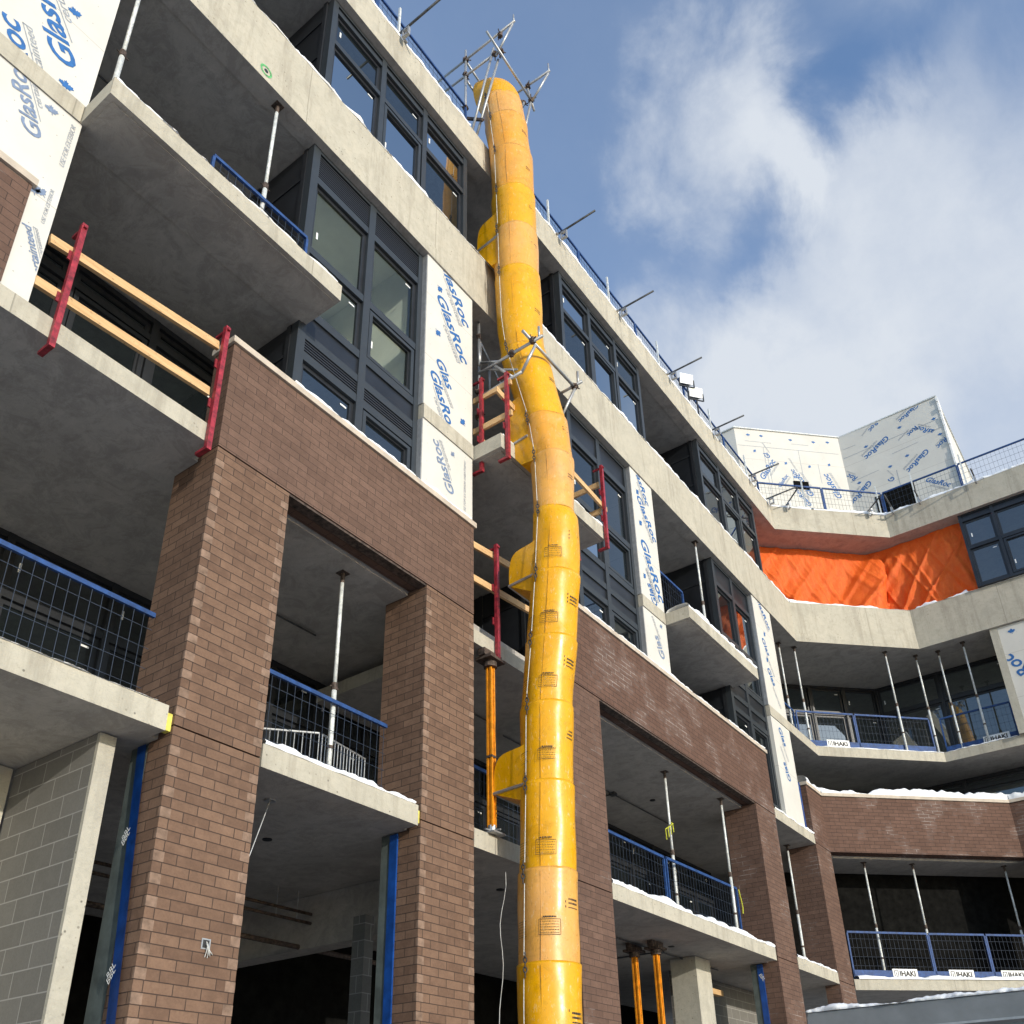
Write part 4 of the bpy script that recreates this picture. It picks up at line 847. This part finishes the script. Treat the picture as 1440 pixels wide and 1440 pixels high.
# ------------------------------------------------------------ orange tarp
path=[(20.9,2.5),(22.68,.74),(25.2,-1.78),(25.08,-2.3),(25.05,-4.3)]
pts=[Vector(p) for p in path]; seg=[(pts[i+1]-pts[i]).length for i in range(4)]; tot=sum(seg)
bm=B(); NU,NV=260,60; grid=[]
for i in range(NU+1):
    s_=tot*i/NU; k=0; q_=s_
    while k<3 and q_>seg[k]: q_-=seg[k]; k+=1
    p=pts[k].lerp(pts[k+1],min(1,q_/seg[k])); d=(pts[k+1]-pts[k]).normalized(); nn=Vector((d.y,-d.x))
    col=[]
    for j in range(NV+1):
        v=j/NV; z=17.40-2.32*v
        f=noise.noise(Vector((s_*.9,v*1.2,0)))*.2+noise.noise(Vector((s_*3.0+v*2.0,v*.6,3)))*.09+abs(noise.noise(Vector((s_*1.6+v*2.2,v*.5,11))))*.16+abs(noise.noise(Vector((s_*4.2-v*2.6,v*.5,15))))*.05
        f+=.12*max(0,1-7*abs(noise.noise(Vector((s_*1.0+v*1.7,v*.35,31)))))+.06*max(0,1-8*abs(noise.noise(Vector((s_*2.3-v*1.9,v*.5,37))))); corner=math.exp(-((s_-(seg[0]+seg[1]+.05-.9*v))/(.28+.3*v))**2); out_=.12+f*(.25+v)+corner*(.15+.55*v)
        sag=.06*math.sin(s_*2.1)**2*(1-v) if s_>seg[0] and v<.1 else 0
        col.append(bm.verts.new((p.x+nn.x*out_,p.y+nn.y*out_,z-sag*0)))
    grid.append(col)
for a,b_ in zip(grid,grid[1:]):
    for j in range(NV): bm.faces.new((a[j],a[j+1],b_[j+1],b_[j]))
o=obj('tarp',bm,'tarp',None,True); tag(o,'orange tarpaulin closing the top corner loggia under the penthouse','tarp')

# ------------------------------------------------------------ snow
def snow(path,z,wid,h,lab,over=.03,seed=0,patch=-.2,name='snow_ridge',step=.05):
    pts=[Vector(p) for p in path]; bm=B(); prev=None
    for a,b_ in zip(pts,pts[1:]):
        d=(b_-a); ln=d.length; d.normalize(); nn=Vector((-d.y,d.x)); k=max(2,int(ln/step))
        for i in range(k+1):
            s_=ln*i/k; p=a+d*s_; wx=p.x*1.0+p.y*1.7
            hh=h*(.62+.75*noise.noise(Vector((wx*1.1,seed,0)))+.4*noise.noise(Vector((wx*4.5,seed+5,0)))+.22*noise.noise(Vector((wx*14,seed+9,0)))); 
            if noise.noise(Vector((wx*.7,seed+20,0)))<patch: hh*=.12
            hh=max(hh,.006); ov=over*(.5+noise.noise(Vector((wx*3.3,seed+2,0)))*1.3+noise.noise(Vector((wx*11,seed+3,0)))*.6); ov=max(-.02,ov)
            prof=[(-ov*.2,.002),(-ov,hh*.35),(-ov*.7+.02,hh*.75),(.06,hh),(wid*.5,hh*(1.05+.25*noise.noise(Vector((wx*2,1,seed))))),(wid*.85,hh*.75),(wid,.002)]
            row=[bm.verts.new((p.x+nn.x*u_,p.y+nn.y*u_,z+v_)) for u_,v_ in prof]
            if prev: 
                for j in range(len(row)-1): bm.faces.new((prev[j],prev[j+1],row[j+1],row[j]))
            prev=row
    return tag(obj(name,bm,'snow',None,True),lab,'snow',None,'stuff')
snow([(X0,0),(8.2,0)],18.2,.25,.13,'snow along the roof edge left of the chute',seed=1)
snow([(10,0),(22.0,0),(24.45,-2.5),(24.45,-12)],18.2,.25,.14,'snow along the roof edge right of the chute',seed=2,patch=-.35)
snow([(X0,0),(9,0)],15.05,.2,.13,'snow patches on the upper band left of the chute',seed=3,patch=.02)
snow([(9.5,0),(22.15,0),(24.65,-2.5),(24.65,-12)],15.05,.2,.13,'snow patches on the upper band right of the chute',seed=14,patch=-.06)
snow([(5.0,-.02),(8.2,-.02)],9.47,.3,.12,'snow on the coping of the near brick parapet',seed=5,patch=-.3)
snow([(10.6,-.02),(18.4,-.02)],9.47,.3,.085,'snow on the coping of the wide brick parapet',seed=6,patch=-.3)
snow([(20.9,-.02),(21.83,-.02),(25.36,-3.54),(25.36,-9)],9.47,.36,.27,'thick snow on the coping of the corner parapet',seed=7,patch=-.6)
snow([(5.16,0),(7.25,0)],5.11,.3,.12,'snow on the slab between the near brick piers',seed=8,patch=-.9)
snow([(11.45,0),(17.36,0)],5.11,.35,.14,'snow on the slab of the wide brick bay',seed=9,patch=-.9)
snow([(21.95,-.10),(25.36,-3.54),(25.36,-9)],5.11,.3,.13,'snow on the slab of the lower right opening',seed=10,patch=-.9)
snow([(18.52,0),(20.8,0)],5.11,.35,.09,'snow on the low slab end between the far piers',seed=11,patch=-.9)
snow([(18.52,0),(20.8,0)],8.17,.35,.10,'snow on the upper slab end between the far piers',seed=12,patch=-.9)
snow([(14.2,-.47),(17.38,-.47)],10.85,.5,.17,'thick snow along the edge of the right hand balcony',seed=13,patch=-.9,over=.04)
snow([(2.2,-.47),(5.1,-.47)],10.85,.4,.05,'thin snow on the big left balcony',seed=21,patch=-.1)
snow([(8.35,-.47),(11.1,-.47)],10.85,.4,.07,'snow on the balcony behind the chute',seed=22,patch=-.2)
snow([(22.3,0),(24.82,-2.45),(24.82,-4.2)],10.85,.25,.06,'snow on the corner balcony edge',seed=23,patch=-.4)
snow([(X0,0),(4.0,0)],5.11,.3,.012,'thin snow on the far left slab edge',seed=24,patch=-.9)

# ------------------------------------------------------------ site shelter roof at lower right
SH=thing('site_shelter',(10,-4.2,0),'grey steel site shelter with a snowy roof edge at the lower right','shelter')
a=Vector((9.80,-2.98,2.9)); b_=Vector((9.88,-9,2.9))
def shp(q,dx,dz): return Vector((q.x+dx,q.y,q.z+dz))
bm=B(); prism(bm,[(9.80,-3.07),(13.5,-3.07),(13.5,-10),(9.80,-10)],2.84,2.90); obj('roof_panel',bm,'canopy_steel',SH)
bm=B(); beam(bm,(9.80,-3.07,2.77),(9.80,-10,2.77),.05,.19); beam(bm,(9.83,-3.07,2.62),(9.83,-10,2.62),.05,.05); obj('fascia',bm,'canopy_steel',SH)
bm=B(); beam(bm,(9.76,-3.05,2.675),(9.76,-10,2.675),.05,.02); obj('gutter_lip',bm,'galvanized',SH)
for x,y in ((9.95,-3.2),(10.05,-9.8),(13.3,-3.2),(13.3,-9.8)): bm=B(); box(bm,x-.05,x+.05,y-.05,y+.05,0,2.8); obj('post',bm,'canopy_steel',SH)
snow([(13,-3.07),(9.79,-3.07),(9.79,-9.9)],2.902,.6,.065,'snow lying on the site shelter roof',seed=30,patch=-.9,over=.03,step=.02)

# ------------------------------------------------------------ pipes, cables and small things
t=thing('sprinkler_pipe',(7,3,4.6),'dark sprinkler pipes hanging under the slab of the near ground floor bay','pipe')
bm=B(); tube(bm,(5,3.0,4.62),(9.8,3.0,4.62),.022,8); obj('pipe',bm,'rusty_steel',t,True); bm=B(); tube(bm,(5,3.0,4.50),(10.2,3.0,4.50),.022,8); obj('pipe',bm,'rusty_steel',t,True); bm=B(); tube(bm,(5,3.2,4.22),(10.2,3.2,4.22),.035,8); obj('pipe',bm,'rusty_steel',t,True)
bm=B(); 
for x in (8.0,8.35): tube(bm,(x,3,4.5),(x,3,4.88),.008,6)
obj('hanger_rod',bm,'galvanized',t)
bm=B(); tube(bm,(5.78,.61,4.87),(5.50,.60,3.95),.006,6); tube(bm,(5.78,.61,4.862),(5.78,.61,4.878),.06,10); o=obj('hanger_rod',bm,'galvanized'); tag(o,'thin slanting rod hanging from the slab by the nearest brick pier','rod')
t=thing('junction_box',(4.9,-.01,3.1),'open electrical box with loose wires low on the nearest brick pier','electrical box')
bm=B(); box(bm,4.742,4.828,-.006,.0,3.187,3.198); box(bm,4.742,4.828,-.006,.0,3.262,3.273); box(bm,4.742,4.753,-.006,.0,3.1985,3.2615); box(bm,4.817,4.828,-.006,0,3.1985,3.2615); obj('box',bm,'galvanized',t); bm=B(); box(bm,4.7535,4.8165,-.003,.0,3.1985,3.2615); obj('recess',bm,'lamp_black',t)
bm=B()
for k in range(4):
    p0=Vector((4.785,-.01,3.23)); polytube(bm,[p0+Vector((.012*k*i*.5,-.02*math.sin(i*.8),-.022*i+.02*math.sin(i+k))) for i in range(5)],.004,5)
obj('wires',bm,'cable_white',t)
bm=B(); pl_=[Vector((8.58+.04*math.sin(k*.9)-.009*k,-.20-.03*math.cos(k),4.6-.15*k)) for k in range(24)]; polytube(bm,pl_,.0035,5); o=obj('hanging_cable',bm,'cable_white'); tag(o,'thin pale cable hanging beside the left edge of the chute','cable')
bm=B()
for k in range(5):
    c=Vector((4.55,1.0,2.75)); polytube(bm,[c+Vector((.0,.16*math.cos(t_*.6+k)*.8,.14*math.sin(t_*.6)+.05*k)) for t_ in range(11)],.006,5)
o=obj('cable_coil',bm,'cable_white'); tag(o,'loose coil of pale cable between the block wall and the nearest brick pier','cable')
bm=B(); 
for k in range(4): polytube(bm,[Vector((14.62+.03*k,.54,6.95)),Vector((14.5-.1*k,.45,6.85-.05*k)),Vector((14.45-.1*k,.42,6.7-.07*k))],.008,4)
o=obj('ribbon',bm,'yellow_ribbon'); tag(o,'yellow marking ribbon tied to the grey post in the wide bay','ribbon')
bm=B(); polytube(bm,[Vector((16.92,.38,6.18)),Vector((16.90,.35,6.0)),Vector((16.94,.35,5.85)),Vector((16.92,.35,5.72))],.010,4); o=obj('ribbon',bm,'yellow_ribbon'); tag(o,'yellow marking ribbon hanging on the rail beside the far pier of the wide bay','ribbon')
bm=B()
for x,y,z in ((5.9,1.2,7.95),(6.6,1.6,4.88),(13.2,1.2,7.95),(15.9,1.5,7.95),(13.0,1.0,4.88),(14.9,.9,4.88),(10.0,.9,4.88)): tube(bm,(x,y,z-.012),(x,y,z+.01),.055,12)
obj('ceiling_box',bm,'black_frame',BLD)
for (a_,b_) in (((2.3,1.6,13.82),(5.0,1.6,13.82)),((5.2,1.9,7.92),(7.3,1.9,7.92)),((11.5,1.9,7.92),(17.4,1.9,7.92)),((11.5,1.2,4.85),(17.4,1.2,4.85)),((8.4,1.3,7.57),(10.4,1.3,7.57)),((14.3,1.5,13.82),(17.1,1.5,13.82))):
    bm=B(); tube(bm,a_,b_,.014,6); p_=Vector(a_).lerp(Vector(b_),.6); tube(bm,p_,p_+Vector((0,1.2,0)),.014,6); box(bm,p_.x-.06,p_.x+.06,p_.y-.06,p_.y+.06,p_.z-.03,p_.z+.028); obj('conduit',bm,'dark_pipe',BLD)
# sprayed marks on the concrete bands
bm=B(); c=(4.02,14.02); O=Vector((0,-.014,0))
for k in range(14):
    a_=k*.45; line(bm,O,UY,VZ,NY,(4.02+.08*math.cos(a_),14.0+.08*math.sin(a_)),(4.02+.08*math.cos(a_+.5),14.0+.08*math.sin(a_+.5)),.03)
obj('spray_mark',bm,'green_paint',BLD); bm=B(); tube(bm,(4.02,-.02,14.0),(4.02,.0,14.0),.03,10); obj('tie_hole',bm,'black_frame',BLD)
print('objects',len(bpy.data.objects))
